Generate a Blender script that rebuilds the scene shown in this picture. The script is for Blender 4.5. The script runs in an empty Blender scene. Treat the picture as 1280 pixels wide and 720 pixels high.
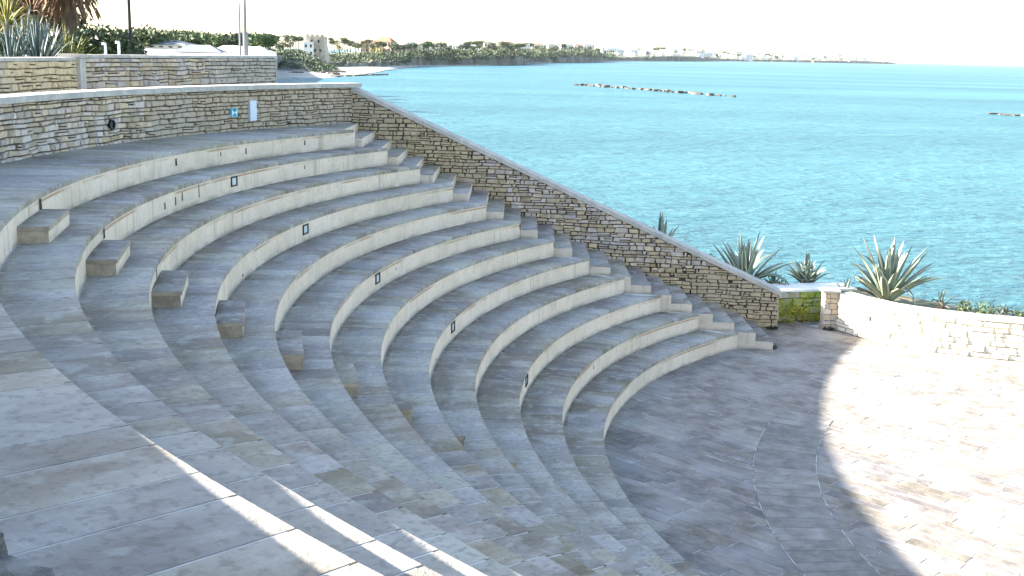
import bpy, bmesh, math, random
from mathutils import Vector, Matrix, noise
R_ = math.radians
random.seed(7)
S = bpy.context.scene
COL = S.collection
PI = math.pi

# ------------------------------------------------------------------ camera
# world origin = centre of the theatre's circles, z = 0 on the orchestra floor
CAM = Vector((-13.40917, -18.14279, 6.95329))
PITCH, ROLL, FPX = .20417, .02324, 1417.563
cam = bpy.data.cameras.new('camera'); camo = bpy.data.objects.new('camera', cam); COL.objects.link(camo)
cam.sensor_width = 36.0; cam.lens = FPX / 1280 * 36.0; cam.clip_start = .1; cam.clip_end = 60000
_r = Vector((1, 0, 0)); _u = Vector((0, math.sin(PITCH), math.cos(PITCH))); _f = Vector((0, math.cos(PITCH), -math.sin(PITCH)))
_x = math.cos(ROLL) * _r + math.sin(ROLL) * _u; _y = -math.sin(ROLL) * _r + math.cos(ROLL) * _u
m = Matrix((( _x.x, _y.x, -_f.x, CAM.x), (_x.y, _y.y, -_f.y, CAM.y), (_x.z, _y.z, -_f.z, CAM.z), (0, 0, 0, 1)))
camo.matrix_world = m
S.camera = camo

# ------------------------------------------------------------------ sky, sun, exposure
SUN = Vector((-2.28, .25, 1.0)).normalized()        # towards the sun
el = math.asin(SUN.z); az = math.atan2(SUN.x, SUN.y)
W = bpy.data.worlds.new('World'); S.world = W; W.use_nodes = True
nt = W.node_tree; bg = nt.nodes['Background']
sky = nt.nodes.new('ShaderNodeTexSky'); sky.sky_type = 'NISHITA'; sky.sun_disc = False
sky.sun_elevation = el; sky.sun_rotation = az % (2 * PI); sky.air_density = 1.0; sky.dust_density = 1.1; sky.ozone_density = .6
nt.links.new(sky.outputs[0], bg.inputs[0]); bg.inputs[1].default_value = .09
sl = bpy.data.lights.new('sun', 'SUN'); sl.energy = 5.0; sl.angle = R_(.5); sl.color = (1, .95, .86)
so = bpy.data.objects.new('sun', sl); COL.objects.link(so); so.rotation_euler = SUN.to_track_quat('Z', 'Y').to_euler()
S.view_settings.view_transform = 'Standard'; S.view_settings.look = 'None'; S.view_settings.gamma = 1
S.view_settings.exposure = 2.62
S.render.engine = 'CYCLES'
S.cycles.max_bounces = 6; S.cycles.diffuse_bounces = 4

# ------------------------------------------------------------------ materials
def mat(name, base, var=None, scale=3.0, rough=.85, detail=6, rnd=.0, bump=0., bscale=20., stretch=None, var2=None, scale2=.6, polar=False, hue=0., spec=.3, dots=None, thr=(.38, .62), shift=.5, drot=False):
    M = bpy.data.materials.new(name); M.use_nodes = True; t = M.node_tree; n = t.nodes; L = t.links
    P = n['Principled BSDF']; P.inputs['Roughness'].default_value = rough
    P.inputs['Specular IOR Level'].default_value = spec
    geo = n.new('ShaderNodeNewGeometry'); vec = geo.outputs['Position']
    oi = n.new('ShaderNodeObjectInfo')
    if polar:                                           # streaks that follow the radial slabs
        sp = n.new('ShaderNodeSeparateXYZ'); L.new(vec, sp.inputs[0])
        at = n.new('ShaderNodeMath'); at.operation = 'ARCTAN2'; L.new(sp.outputs[1], at.inputs[0])
        ng = n.new('ShaderNodeMath'); ng.operation = 'MULTIPLY'; ng.inputs[1].default_value = -1; L.new(sp.outputs[0], ng.inputs[0]); L.new(ng.outputs[0], at.inputs[1])
        ml = n.new('ShaderNodeMath'); ml.operation = 'MULTIPLY'; ml.inputs[1].default_value = 60; L.new(at.outputs[0], ml.inputs[0])
        ln = n.new('ShaderNodeVectorMath'); ln.operation = 'LENGTH'; 
        cb0 = n.new('ShaderNodeCombineXYZ'); L.new(sp.outputs[0], cb0.inputs[0]); L.new(sp.outputs[1], cb0.inputs[1]); L.new(cb0.outputs[0], ln.inputs[0])
        cb = n.new('ShaderNodeCombineXYZ'); L.new(ml.outputs[0], cb.inputs[0]); L.new(ln.outputs[1], cb.inputs[1]); L.new(sp.outputs[2], cb.inputs[2])
        pvec = cb.outputs[0]
    mp = n.new('ShaderNodeMapping'); L.new(vec if not polar else pvec, mp.inputs[0])
    if stretch: mp.inputs['Scale'].default_value = stretch
    ad = n.new('ShaderNodeVectorMath'); ad.operation = 'ADD'
    rs = n.new('ShaderNodeVectorMath'); rs.operation = 'SCALE'; rs.inputs[0].default_value = (37., 91., 13.); L.new(oi.outputs['Random'], rs.inputs['Scale'])
    L.new(mp.outputs[0], ad.inputs[0]); L.new(rs.outputs[0], ad.inputs[1])
    def ramp(src, a, b):
        mr = n.new('ShaderNodeMapRange'); mr.inputs[1].default_value = a; mr.inputs[2].default_value = b; L.new(src, mr.inputs[0]); return mr.outputs[0]
    def mix(f, a, b):
        mx = n.new('ShaderNodeMix'); mx.data_type = 'RGBA'
        if isinstance(f, float): mx.inputs[0].default_value = f
        else: L.new(f, mx.inputs[0])
        for i, c in ((6, a), (7, b)):
            if isinstance(c, tuple): mx.inputs[i].default_value = (*c, 1)
            else: L.new(c, mx.inputs[i])
        return mx.outputs[2]
    out = base
    if var:
        nz = n.new('ShaderNodeTexNoise'); nz.inputs['Scale'].default_value = scale; nz.inputs['Detail'].default_value = detail; nz.inputs['Roughness'].default_value = .62
        L.new(ad.outputs[0] if rnd else mp.outputs[0], nz.inputs['Vector'])
        out = mix(ramp(nz.outputs[0], *thr), base, var)
    if var2:
        nz2 = n.new('ShaderNodeTexNoise'); nz2.inputs['Scale'].default_value = scale2; nz2.inputs['Detail'].default_value = 4; L.new(vec, nz2.inputs['Vector'])
        out = mix(ramp(nz2.outputs[0], .45, .68), out, var2)
    if dots:
        nz3 = n.new('ShaderNodeTexNoise'); nz3.inputs['Scale'].default_value = dots[1]; nz3.inputs['Detail'].default_value = 7; nz3.inputs['Roughness'].default_value = .7
        if drot:
            r1 = n.new('ShaderNodeMapping'); r1.inputs['Rotation'].default_value = (0, 0, R_(45)); r2 = n.new('ShaderNodeMapping'); r2.inputs['Scale'].default_value = (.4, 2.4, 1); L.new(vec, r1.inputs[0]); L.new(r1.outputs[0], r2.inputs[0]); L.new(r2.outputs[0], nz3.inputs['Vector'])
        else: L.new(vec, nz3.inputs['Vector'])
        out = mix(ramp(nz3.outputs[0], dots[2], dots[2] + .05), out, dots[0])
    if rnd:
        hs = n.new('ShaderNodeHueSaturation'); 
        if isinstance(out, tuple): hs.inputs['Color'].default_value = (*out, 1)
        else: L.new(out, hs.inputs['Color'])
        v = n.new('ShaderNodeMapRange'); v.inputs[3].default_value = 1 - rnd; v.inputs[4].default_value = 1 + rnd; L.new(oi.outputs['Random'], v.inputs[0]); L.new(v.outputs[0], hs.inputs['Value'])
        if hue:
            wn = n.new('ShaderNodeTexWhiteNoise'); wn.noise_dimensions = '1D'; L.new(oi.outputs['Random'], wn.inputs['W'])
            h = n.new('ShaderNodeMapRange'); h.inputs[3].default_value = .5 - hue; h.inputs[4].default_value = .5 + hue; L.new(wn.outputs[0], h.inputs[0]); L.new(h.outputs[0], hs.inputs['Hue'])
            s2 = n.new('ShaderNodeMapRange'); s2.inputs[3].default_value = .6; s2.inputs[4].default_value = 1.35; L.new(wn.outputs[0], s2.inputs[0]); L.new(s2.outputs[0], hs.inputs['Saturation'])
        out = hs.outputs[0]
    if isinstance(out, tuple): P.inputs['Base Color'].default_value = (*out, 1)
    else: L.new(out, P.inputs['Base Color'])
    if bump:
        nb = n.new('ShaderNodeTexNoise'); nb.inputs['Scale'].default_value = bscale; nb.inputs['Detail'].default_value = 7; nb.inputs['Roughness'].default_value = .65; L.new(vec, nb.inputs['Vector'])
        bp = n.new('ShaderNodeBump'); bp.inputs['Strength'].default_value = bump; bp.inputs['Distance'].default_value = .02; L.new(nb.outputs[0], bp.inputs['Height']); L.new(bp.outputs[0], P.inputs['Normal'])
    return M

M_TREAD = mat('grey_limestone_slab', (.335, .30, .25), (.195, .158, .12), 1.1, .7, rnd=.19, hue=.02, bump=.9, bscale=14, polar=True, stretch=(.55, .55, 1), dots=((.09, .08, .07), 6.5, .70), var2=(.35, .33, .29), scale2=.5, spec=.35)
M_RISER = mat('cream_limestone', (.69, .55, .42), (.58, .475, .37), 2.5, .85, rnd=.04, bump=.4, bscale=16, var2=(.70, .57, .46), scale2=.9, dots=((.26, .21, .15), 5.5, .71))
M_MORTAR = mat('pale_mortar', (.66, .65, .62), (.52, .51, .48), 6, .95, bump=.3)
M_JOINT = mat('brown_mortar', (.12, .09, .065), (.06, .045, .035), 5, .95, bump=.5)
M_FLOOR = mat('weathered_floor_slab', (.27, .238, .208), (.155, .132, .115), 3.2, .75, rnd=.16, hue=.02, bump=.9, bscale=12, stretch=(.8, .8, 1), var2=(.31, .285, .26), scale2=.8, dots=((.40, .385, .36), 3.2, .60), drot=True)
M_FBED = mat('floor_mortar', (.55, .54, .52), (.20, .19, .18), 3.5, .95, bump=.4, thr=(.45, .55))
M_RING = mat('grey_ring_slab', (.28, .255, .23), (.18, .16, .14), 3.5, .7, rnd=.16, bump=.5, bscale=12)
M_STONE = mat('tan_wall_stone', (.55, .44, .33), (.38, .30, .22), 7, .9, rnd=.24, hue=.012, bump=1., bscale=10, var2=(.48, .40, .32), scale2=.8)
M_COPE = mat('pale_coping_stone', (.50, .46, .40), (.38, .35, .31), 4, .85, rnd=.06, bump=.4)
M_WHITE = mat('whitewash', (.80, .79, .75), (.70, .68, .64), 3, .85)
M_BLACK = mat('black_metal', (.015, .015, .02), rough=.5)
M_DARKMARK = mat('dark_slot', (.03, .027, .025), rough=.9)
M_GLASS = mat('frosted_lens', (.55, .60, .62), rough=.25, spec=.5)
M_PLATE = mat('pale_metal_plate', (.62, .66, .72), rough=.5)
M_SBLUE = mat('sign_blue', (.12, .42, .52), rough=.5)
M_SWHITE = mat('sign_white', (.75, .80, .80), rough=.5)
M_SDARK = mat('sign_dark', (.03, .10, .14), rough=.5)
M_EARTH = mat('dry_ground', (.30, .26, .18), (.16, .15, .08), 1.2, .95, bump=.6, bscale=6)
M_ROCK = mat('dark_rock', (.16, .145, .125), (.09, .085, .08), .5, .9, rnd=.25, bump=.8, bscale=2, var2=(.28, .25, .2), scale2=.2)
M_BEACH = mat('pale_beach', (.50, .46, .40), (.30, .27, .23), .12, .95)
M_AGAVE = mat('agave_leaf', (.17, .22, .18), (.27, .32, .26), 1.5, .5, rnd=.18, hue=.02, spec=.4)
M_AGEDGE = mat('agave_margin', (.50, .50, .33), (.40, .42, .28), 3, .5, rnd=.1)
M_DRY = mat('dry_leaf', (.33, .27, .18), (.22, .17, .11), 4, .8, rnd=.2)
M_LEAF = mat('dark_leaf', (.035, .055, .025), (.06, .085, .035), 2, .6, rnd=.2)
M_LEAFY = mat('yellow_green_leaf', (.36, .42, .05), (.50, .42, .06), 3, .6, rnd=.15)
M_PINE = mat('pine_foliage', (.045, .07, .03), (.075, .095, .045), .25, .7, rnd=.3, hue=.02)
M_OLIVE = mat('olive_foliage', (.10, .13, .07), (.15, .15, .08), .25, .7, rnd=.25, hue=.03)
M_BLUEPL = mat('blue_grey_leaf', (.055, .085, .085), (.10, .135, .13), 3, .5, rnd=.2)
M_FAN = mat('fan_leaf', (.13, .16, .025), (.24, .20, .04), 3, .6, rnd=.2)
M_THATCH = mat('dead_palm_frond', (.20, .12, .065), (.11, .065, .04), 4, .85, rnd=.2)
M_BARK = mat('bark', (.10, .075, .055), (.06, .045, .035), 6, .9)
M_LAND = mat('scrub_land', (.13, .14, .08), (.20, .18, .12), .03, .95, var2=(.09, .10, .05), scale2=.01)
M_CLIFF = mat('sea_cliff', (.10, .095, .08), (.30, .27, .22), .06, .95, bump=.8, bscale=.3, thr=(.42, .7), var2=(.06, .07, .04), scale2=.03)
M_PLASTER = mat('pale_plaster', (.68, .64, .58), (.58, .54, .49), .3, .9, rnd=.12, hue=.03)
M_PINK = mat('pink_plaster', (.62, .42, .34), (.54, .36, .30), .4, .9)
M_YELLOW = mat('yellow_plaster', (.70, .56, .22), rough=.9)
M_TILE = mat('roof_tile', (.36, .15, .09), (.28, .12, .08), .8, .9, rnd=.1)
M_ROOFG = mat('grey_roof', (.22, .23, .24), (.17, .18, .19), .5, .9)
M_WINDOW = mat('dark_window', (.03, .035, .045), rough=.2, spec=.5)
M_POLE = mat('grey_pole', (.15, .15, .16), rough=.5)
M_TOWER = mat('old_tower_stone', (.50, .42, .33), (.34, .28, .22), .4, .95)

def stain(M, kind):
    """weather marks bound to the stonework itself: rust line and drip streaks on risers, brown silt at the back of the treads"""
    t = M.node_tree; n = t.nodes; L = t.links; P = n['Principled BSDF']; src = P.inputs['Base Color'].links[0].from_socket
    geo = n.new('ShaderNodeNewGeometry'); sp = n.new('ShaderNodeSeparateXYZ'); L.new(geo.outputs['Position'], sp.inputs[0])
    def mth(op, a, b=None, c=None):
        m_ = n.new('ShaderNodeMath'); m_.operation = op
        for i, q in enumerate((a, b, c)):
            if q is None: continue
            if isinstance(q, (int, float)): m_.inputs[i].default_value = q
            else: L.new(q, m_.inputs[i])
        return m_.outputs[0]
    def rng(x, a, b, c=0., d=1.):
        m_ = n.new('ShaderNodeMapRange'); m_.interpolation_type = 'SMOOTHSTEP'
        for i, q in enumerate((a, b, c, d)): m_.inputs[i + 1].default_value = q
        L.new(x, m_.inputs[0]); return m_.outputs[0]
    def nz(scale, vec, det=4):
        m_ = n.new('ShaderNodeTexNoise'); m_.inputs['Scale'].default_value = scale; m_.inputs['Detail'].default_value = det; L.new(vec, m_.inputs['Vector']); return m_.outputs[0]
    def over(f, col):
        nonlocal src
        mx = n.new('ShaderNodeMix'); mx.data_type = 'RGBA'; L.new(f, mx.inputs[0]); L.new(src, mx.inputs[6]); mx.inputs[7].default_value = (*col, 1); src = mx.outputs[2]
    cb = n.new('ShaderNodeCombineXYZ'); L.new(sp.outputs[0], cb.inputs[0]); L.new(sp.outputs[1], cb.inputs[1])
    pos = geo.outputs['Position']
    if kind == 'riser':
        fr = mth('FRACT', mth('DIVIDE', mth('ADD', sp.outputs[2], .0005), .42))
        line = mth('MULTIPLY', rng(fr, .66, .72), rng(fr, .80, .75))
        over(mth('MULTIPLY', mth('MULTIPLY', line, rng(nz(.45, cb.outputs[0]), .47, .60)), .75), (.30, .17, .07))
        mp = n.new('ShaderNodeMapping'); mp.inputs['Scale'].default_value = (5, 5, .35); L.new(pos, mp.inputs[0])
        over(mth('MULTIPLY', rng(nz(1.6, mp.outputs[0], 5), .58, .72), .45), (.30, .25, .18))
        over(mth('MULTIPLY', rng(nz(14, pos, 7), .55, .70), .35), (.33, .28, .20))
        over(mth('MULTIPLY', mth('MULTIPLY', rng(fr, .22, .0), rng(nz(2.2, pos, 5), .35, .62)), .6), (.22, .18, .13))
    else:
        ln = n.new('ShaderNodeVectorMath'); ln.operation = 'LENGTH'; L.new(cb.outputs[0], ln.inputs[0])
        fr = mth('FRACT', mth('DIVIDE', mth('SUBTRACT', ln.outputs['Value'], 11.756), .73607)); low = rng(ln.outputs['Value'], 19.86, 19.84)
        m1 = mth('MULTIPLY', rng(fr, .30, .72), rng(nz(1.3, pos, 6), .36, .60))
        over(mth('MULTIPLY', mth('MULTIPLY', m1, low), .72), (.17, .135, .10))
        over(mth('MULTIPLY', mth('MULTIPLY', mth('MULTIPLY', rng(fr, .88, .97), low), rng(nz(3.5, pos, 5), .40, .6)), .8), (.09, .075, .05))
        over(mth('MULTIPLY', rng(nz(.35, pos, 8), .52, .66), .35), (.42, .41, .38))
        over(mth('MULTIPLY', rng(nz(17, pos, 8), .50, .66), .40), (.12, .105, .085))
        over(mth('MULTIPLY', rng(nz(5.5, pos, 9), .52, .68), .40), (.46, .445, .40))
    L.new(src, P.inputs['Base Color'])
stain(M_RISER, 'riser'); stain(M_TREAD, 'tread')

def sea_material():
    M = bpy.data.materials.new('sea_water'); M.use_nodes = True; t = M.node_tree; n = t.nodes; L = t.links
    P = n['Principled BSDF']; P.inputs['Roughness'].default_value = .12; P.inputs['IOR'].default_value = 1.33; P.inputs['Specular IOR Level'].default_value = .14
    geo = n.new('ShaderNodeNewGeometry')
    mp = n.new('ShaderNodeMapping'); mp.inputs['Scale'].default_value = (.0035, .012, 1); L.new(geo.outputs['Position'], mp.inputs[0])
    nz = n.new('ShaderNodeTexNoise'); nz.inputs['Scale'].default_value = 1; nz.inputs['Detail'].default_value = 4; L.new(mp.outputs[0], nz.inputs['Vector'])
    cr = n.new('ShaderNodeMix'); cr.data_type = 'RGBA'; mr = n.new('ShaderNodeMapRange'); mr.inputs[1].default_value = .35; mr.inputs[2].default_value = .65
    L.new(nz.outputs[0], mr.inputs[0]); L.new(mr.outputs[0], cr.inputs[0]); cr.inputs[6].default_value = (.042, .122, .150, 1); cr.inputs[7].default_value = (.070, .185, .215, 1)
    L.new(cr.outputs[2], P.inputs['Base Color'])
    mp2 = n.new('ShaderNodeMapping'); mp2.inputs['Scale'].default_value = (.55, 1.25, 1); mp2.inputs['Rotation'].default_value = (0, 0, .25); L.new(geo.outputs['Position'], mp2.inputs[0])
    w = n.new('ShaderNodeTexNoise'); w.inputs['Scale'].default_value = 1.0; w.inputs['Detail'].default_value = 5; w.inputs['Roughness'].default_value = .6; w.inputs['Distortion'].default_value = .4; L.new(mp2.outputs[0], w.inputs['Vector'])
    w2 = n.new('ShaderNodeTexNoise'); w2.inputs['Scale'].default_value = .16; w2.inputs['Detail'].default_value = 3; L.new(mp2.outputs[0], w2.inputs['Vector'])
    a = n.new('ShaderNodeMath'); a.operation = 'MULTIPLY_ADD'; a.inputs[1].default_value = 2.4; L.new(w2.outputs[0], a.inputs[0]); L.new(w.outputs[0], a.inputs[2])
    b = n.new('ShaderNodeBump'); b.inputs['Strength'].default_value = 1.; b.inputs['Distance'].default_value = .6; L.new(a.outputs[0], b.inputs['Height']); L.new(b.outputs[0], P.inputs['Normal'])
    df = n.new('ShaderNodeBsdfDiffuse'); gl = n.new('ShaderNodeBsdfGlossy'); gl.inputs['Roughness'].default_value = .18; L.new(cr.outputs[2], df.inputs['Color']); L.new(b.outputs[0], gl.inputs['Normal']); L.new(b.outputs[0], df.inputs['Normal'])
    fr = n.new('ShaderNodeFresnel'); fr.inputs['IOR'].default_value = 1.33; L.new(b.outputs[0], fr.inputs['Normal'])
    mn = n.new('ShaderNodeMath'); mn.operation = 'MINIMUM'; mn.inputs[1].default_value = .24; L.new(fr.outputs[0], mn.inputs[0])
    ms = n.new('ShaderNodeMixShader'); L.new(mn.outputs[0], ms.inputs[0]); L.new(df.outputs[0], ms.inputs[1]); L.new(gl.outputs[0], ms.inputs[2])
    L.new(ms.outputs[0], n['Material Output'].inputs['Surface']); n.remove(P)
    return M
M_SEA = sea_material()

# ------------------------------------------------------------------ helpers
def tag(o, label=None, cat=None, group=None, kind=None):
    if label: o['label'] = label
    if cat: o['category'] = cat
    if group: o['group'] = group
    if kind: o['kind'] = kind
    return o
def adopt(o, parent):
    if parent is not None:
        o.parent = parent
        o.matrix_parent_inverse = Matrix.Translation(-parent['_w'] if False else -Vector(parent.get('_o', (0, 0, 0)))) 
    return o
ORG = {}
def link(name, me, parent=None, loc=(0, 0, 0), rz=0.):
    o = bpy.data.objects.new(name, me); COL.objects.link(o); o.location = loc; o.rotation_euler = (0, 0, rz)
    if parent is not None:
        o.parent = parent; o.matrix_parent_inverse = Matrix.Translation(-ORG.get(parent.name, Vector((0, 0, 0))))
    return o
def data(name, v, f, mats, mi=None, smooth=False):
    me = bpy.data.meshes.new(name); me.from_pydata([tuple(p) for p in v], [], f)
    for M in (mats if isinstance(mats, (list, tuple)) else [mats]): me.materials.append(M)
    if mi: me.polygons.foreach_set('material_index', mi)
    if smooth: me.polygons.foreach_set('use_smooth', [True] * len(f))
    me.update(); return me
def obj(name, v, f, mats, parent=None, mi=None, smooth=False):
    return link(name, data(name, v, f, mats, mi, smooth), parent)
def empty(name, loc):
    o = bpy.data.objects.new(name, None); COL.objects.link(o); o.location = loc; o.empty_display_size = .2
    ORG[o.name] = Vector(loc); return o
class MB:
    def __init__(s): s.v = []; s.f = []; s.mi = []
    def add(s, v, f, mi=0):
        b = len(s.v); s.v += [tuple(p) for p in v]; s.f += [tuple(i + b for i in q) for q in f]; s.mi += [mi] * len(f) if isinstance(mi, int) else mi
    def box(s, x0, x1, y0, y1, z0, z1, mi=0):
        s.add([(x0, y0, z0), (x1, y0, z0), (x1, y1, z0), (x0, y1, z0), (x0, y0, z1), (x1, y0, z1), (x1, y1, z1), (x0, y1, z1)],
              [(0, 3, 2, 1), (4, 5, 6, 7), (0, 1, 5, 4), (1, 2, 6, 5), (2, 3, 7, 6), (3, 0, 4, 7)], mi)
    def cyl(s, p, r0, r1, h, n=10, mi=0):
        v = [(p[0] + r0 * math.cos(2 * PI * i / n), p[1] + r0 * math.sin(2 * PI * i / n), p[2]) for i in range(n)] + \
            [(p[0] + r1 * math.cos(2 * PI * i / n), p[1] + r1 * math.sin(2 * PI * i / n), p[2] + h) for i in range(n)]
        s.add(v, [tuple((i, (i + 1) % n, n + (i + 1) % n, n + i)) for i in range(n)] + [tuple(range(n, 2 * n)), tuple(reversed(range(n)))], mi)
    def build(s, name, mats, parent=None, smooth=False): return obj(name, s.v, s.f, mats, parent, s.mi, smooth)
    def data(s, name, mats, smooth=False): return data(name, s.v, s.f, mats, s.mi, smooth)

def slab_prism(poly, z0, z1, ch=.006, inset=None):
    """prism over a convex plan polygon (counter-clockwise), top edge chamfered; returns v, f, mi (0 = top, 1 = sides)"""
    n = len(poly); c = Vector((sum(p[0] for p in poly) / n, sum(p[1] for p in poly) / n))
    ins = []
    for p in poly:
        d = Vector((c.x - p[0], c.y - p[1])); l = d.length or 1; ins.append((p[0] + d.x / l * ch * 1.4, p[1] + d.y / l * ch * 1.4))
    v = [(p[0], p[1], z0) for p in poly] + [(p[0], p[1], z1 - ch) for p in poly] + [(p[0], p[1], z1) for p in ins]
    f = []; mi = []
    for i in range(n):
        j = (i + 1) % n
        f += [(i, j, n + j, n + i), (n + i, n + j, 2 * n + j, 2 * n + i)]; mi += [1, 0]
    f.append(tuple(range(2 * n, 3 * n))); mi.append(0)
    f.append(tuple(reversed(range(n)))); mi.append(1)
    return v, f, mi

def polar(r, a):                       # a measured from the -x axis, positive towards +y (the far wing)
    return (-r * math.cos(a), r * math.sin(a))

# ------------------------------------------------------------------ the seating tiers
H = .42; N = 12; R12 = 11.76585; D = .73607
def RK(k): return R12 + D * (N - k) if k >= 1 else 21.64
def ZK(k): return (13 - k) * H
def yE(x): return 9.81 - .102 * (x + 17.89) - .04        # line on which the tiers stop beside the stair
def aE(r):
    a = .4
    for _ in range(30):
        x = -r * math.cos(a); a = math.asin(min(.99, yE(x) / r))
    return a
A0 = R_(-62)
ORD = ['first', 'second', 'third', 'fourth', 'fifth', 'sixth', 'seventh', 'eighth', 'ninth', 'tenth', 'eleventh', 'twelfth']

def sector(mb, r0, r1, z0, z1, a0, mi=0, seg=72, rn=None, end=True):
    rows = []
    for i in range(seg + 1):
        t = i / seg; row = []
        for r in (r0, r1):
            ae = aE(r) if end else end_a
            a = a0 + (ae - a0) * t; row.append(polar(r, a))
        rows.append(row)
    v = []
    for (p, q) in rows: v += [(*p, z0), (*q, z0), (*q, z1), (*p, z1)]
    f = []
    for i in range(seg):
        b = 4 * i; c = b + 4
        for j in range(4):
            k = (j + 1) % 4; f.append((b + j, c + j, c + k, b + k))
    f += [(0, 1, 2, 3), (4 * seg + 3, 4 * seg + 2, 4 * seg + 1, 4 * seg)]
    mb.add(v, f, mi)

rg = random.Random(11)
for k in range(1, N + 1):
    R, Rb, z = RK(k), RK(k - 1) + .004, ZK(k)
    T = empty('seating_tier', (-R, 0, z - H))
    tier_label = {1: 'topmost curved seating tier, its wide tread running along the foot of the rim wall',
                  12: 'twelfth and lowest curved seating tier, its riser standing on the paved orchestra floor'}.get(
        k, '%s curved stone seating tier counted down from the rim wall' % ORD[k - 1])
    tag(T, tier_label, 'seating tier', 'curved stone seating tiers')
    mb = MB(); sector(mb, R + .045, Rb + .12, z - H - .06, z - .0035, A0 - .002)
    mb.build('core', M_MORTAR, T)
    # tread slabs
    a = A0; i = 0
    shared = []
    for w in (.37, .43, .49, .56):
        da = w / ((R + Rb) / 2); g = .015
        pts = [polar(R, g / 2 / R), polar(Rb, g / 2 / Rb), polar(Rb, da - g / 2 / Rb), polar(R, da - g / 2 / R)]
        v, f, mi = slab_prism([pts[0], pts[1], pts[2], pts[3]][::-1], -.07, 0, .003)
        shared.append((da, data('tread_slab', v, f, [M_TREAD, M_TREAD], mi)))
    ar, ab = aE(R), aE(Rb)
    while a < max(ar, ab) - .004:
        da, me = rg.choice(shared)
        dz = rg.uniform(-.001, .0012)
        if a + da <= min(ar, ab):
            link('tread_slab', me, T, (0, 0, z + dz), -a)
        else:
            g = .012
            p = [(R, a + g / 2 / R), (Rb, a + g / 2 / Rb), (Rb, min(a + da - g / 2 / Rb, ab - .0002)), (R, min(a + da - g / 2 / R, ar - .0002))]
            if a + .002 < ab:
                v, f, mi = slab_prism([polar(*q) for q in p][::-1], z - .07, z + dz, .005)
            else:                                        # the pointed piece at the very end
                v, f, mi = slab_prism([polar(*p[0]), polar((R + Rb) / 2, min(a + .001, aE((R + Rb) / 2))), polar(*p[3])][::-1], z - .07, z + dz, .004)
            obj('tread_slab', v, f, [M_TREAD, M_TREAD], T, mi)
        a += da
    # riser panels
    pan = []
    def panel(a0, a1, zz0, zz1):
        v = []; f = []; sg = 3
        for j in range(sg + 1):
            aa = a0 + (a1 - a0) * j / sg
            for r in (R + .014, R + .048): v += [(*polar(r, aa), zz0), (*polar(r, aa), zz1)]
        for j in range(sg):
            b = 4 * j; c = b + 4
            f += [(b, b + 1, c + 1, c), (b + 2, c + 2, c + 3, b + 3), (b + 1, b + 3, c + 3, c + 1)]
        f += [(0, 2, 3, 1), (4 * sg, 4 * sg + 1, 4 * sg + 3, 4 * sg + 2)]
        return v, f
    for w in (1.0, 1.25, 1.5):
        da = w / R; v, f = panel(.003 / R, da - .003 / R, -H + .001, -.072); pan.append((da, data('riser_panel', v, f, M_RISER)))
    a = A0
    while a < ar - .01:
        da, me = rg.choice(pan)
        if a + da < ar - .02: link('riser_panel', me, T, (0, 0, z), -a)
        else:
            v, f = panel(a + .003 / R, ar + .001, z - H + .001, z - .072); obj('riser_panel', v, f, M_RISER, T); break
        a += da
    # recessed step lights on every second tier
    if k in (2, 4, 6, 8, 10):
        aa = R_({2: 10.8, 4: 10.5, 6: 10.0, 8: 9.9, 10: 8.5}[k]); c = Vector((*polar(R + .014, aa), z - .20)); 
        fr = MB(); n_ = Vector((math.cos(aa), -math.sin(aa), 0)); t_ = Vector((math.sin(aa), math.cos(aa), 0)); up = Vector((0, 0, 1))
        def plate(mb, s0, s1, h0, h1, d0, d1, mi=0):
            s0 *= 1.45; s1 *= 1.45
            v = [c + t_ * s + up * h + n_ * d for d in (d0, d1) for s, h in ((s0, h0), (s1, h0), (s1, h1), (s0, h1))]
            mb.add(v, [(0, 3, 2, 1), (4, 5, 6, 7), (0, 1, 5, 4), (1, 2, 6, 5), (2, 3, 7, 6), (3, 0, 4, 7)], mi)
        q = .095; w = .026
        plate(fr, -q, q, q - w, q, -.02, .018); plate(fr, -q, q, -q, -q + w, -.02, .018); plate(fr, -q, -q + w, -q + w, q - w, -.02, .018); plate(fr, q - w, q, -q + w, q - w, -.02, .018)
        lf = fr.build('step_light', M_BLACK, T); ln = MB(); plate(ln, -q + w, q - w, -q + w, q - w, -.02, .004); ln.build('lens', M_GLASS, lf)
    # dark stains and niches on the risers, modelled as thin plates
    for aa, hh, ww, zo in {1: [(16.6, .16, .03, .22), (13.6, .1, .02, .2), (23.5, .14, .03, .2), (8.2, .17, .045, .2), (-10.2, .20, .09, .14)], 2: [(1.0, .15, .035, .25), (2.6, .19, .03, .24), (3.6, .19, .03, .2), (6.0, .3, .02, .2), (20, .1, .02, .2), (-9.6, .19, .07, .14)],
                           3: [(-11.6, .17, .05, .14)], 4: [(-2, .05, .05, .35)], 6: [(14, .08, .02, .22)], 8: [(3.2, .04, .05, .37)], 10: [(9.5, .1, .02, .2), (5.5, .12, .03, .2)], 11: [(21, .12, .02, .2)]}.get(k, []):
        aa = R_(aa); c = Vector((*polar(R + .014, aa), z - zo)); n_ = Vector((math.cos(aa), -math.sin(aa), 0)); t_ = Vector((math.sin(aa), math.cos(aa), 0)); up = Vector((0, 0, 1))
        sm = MB(); v = [c + t_ * s + up * h + n_ * d for d in (-.02, .003) for s, h in ((-ww * .9, -hh * .4), (ww * .9, -hh * .4), (ww * .6, hh * .4), (-ww * .8, hh * .35))]
        sm.add(v, [(0, 3, 2, 1), (4, 5, 6, 7), (0, 1, 5, 4), (1, 2, 6, 5), (2, 3, 7, 6), (3, 0, 4, 7)]); sm.build('dark_mark', M_DARKMARK, T)

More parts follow.
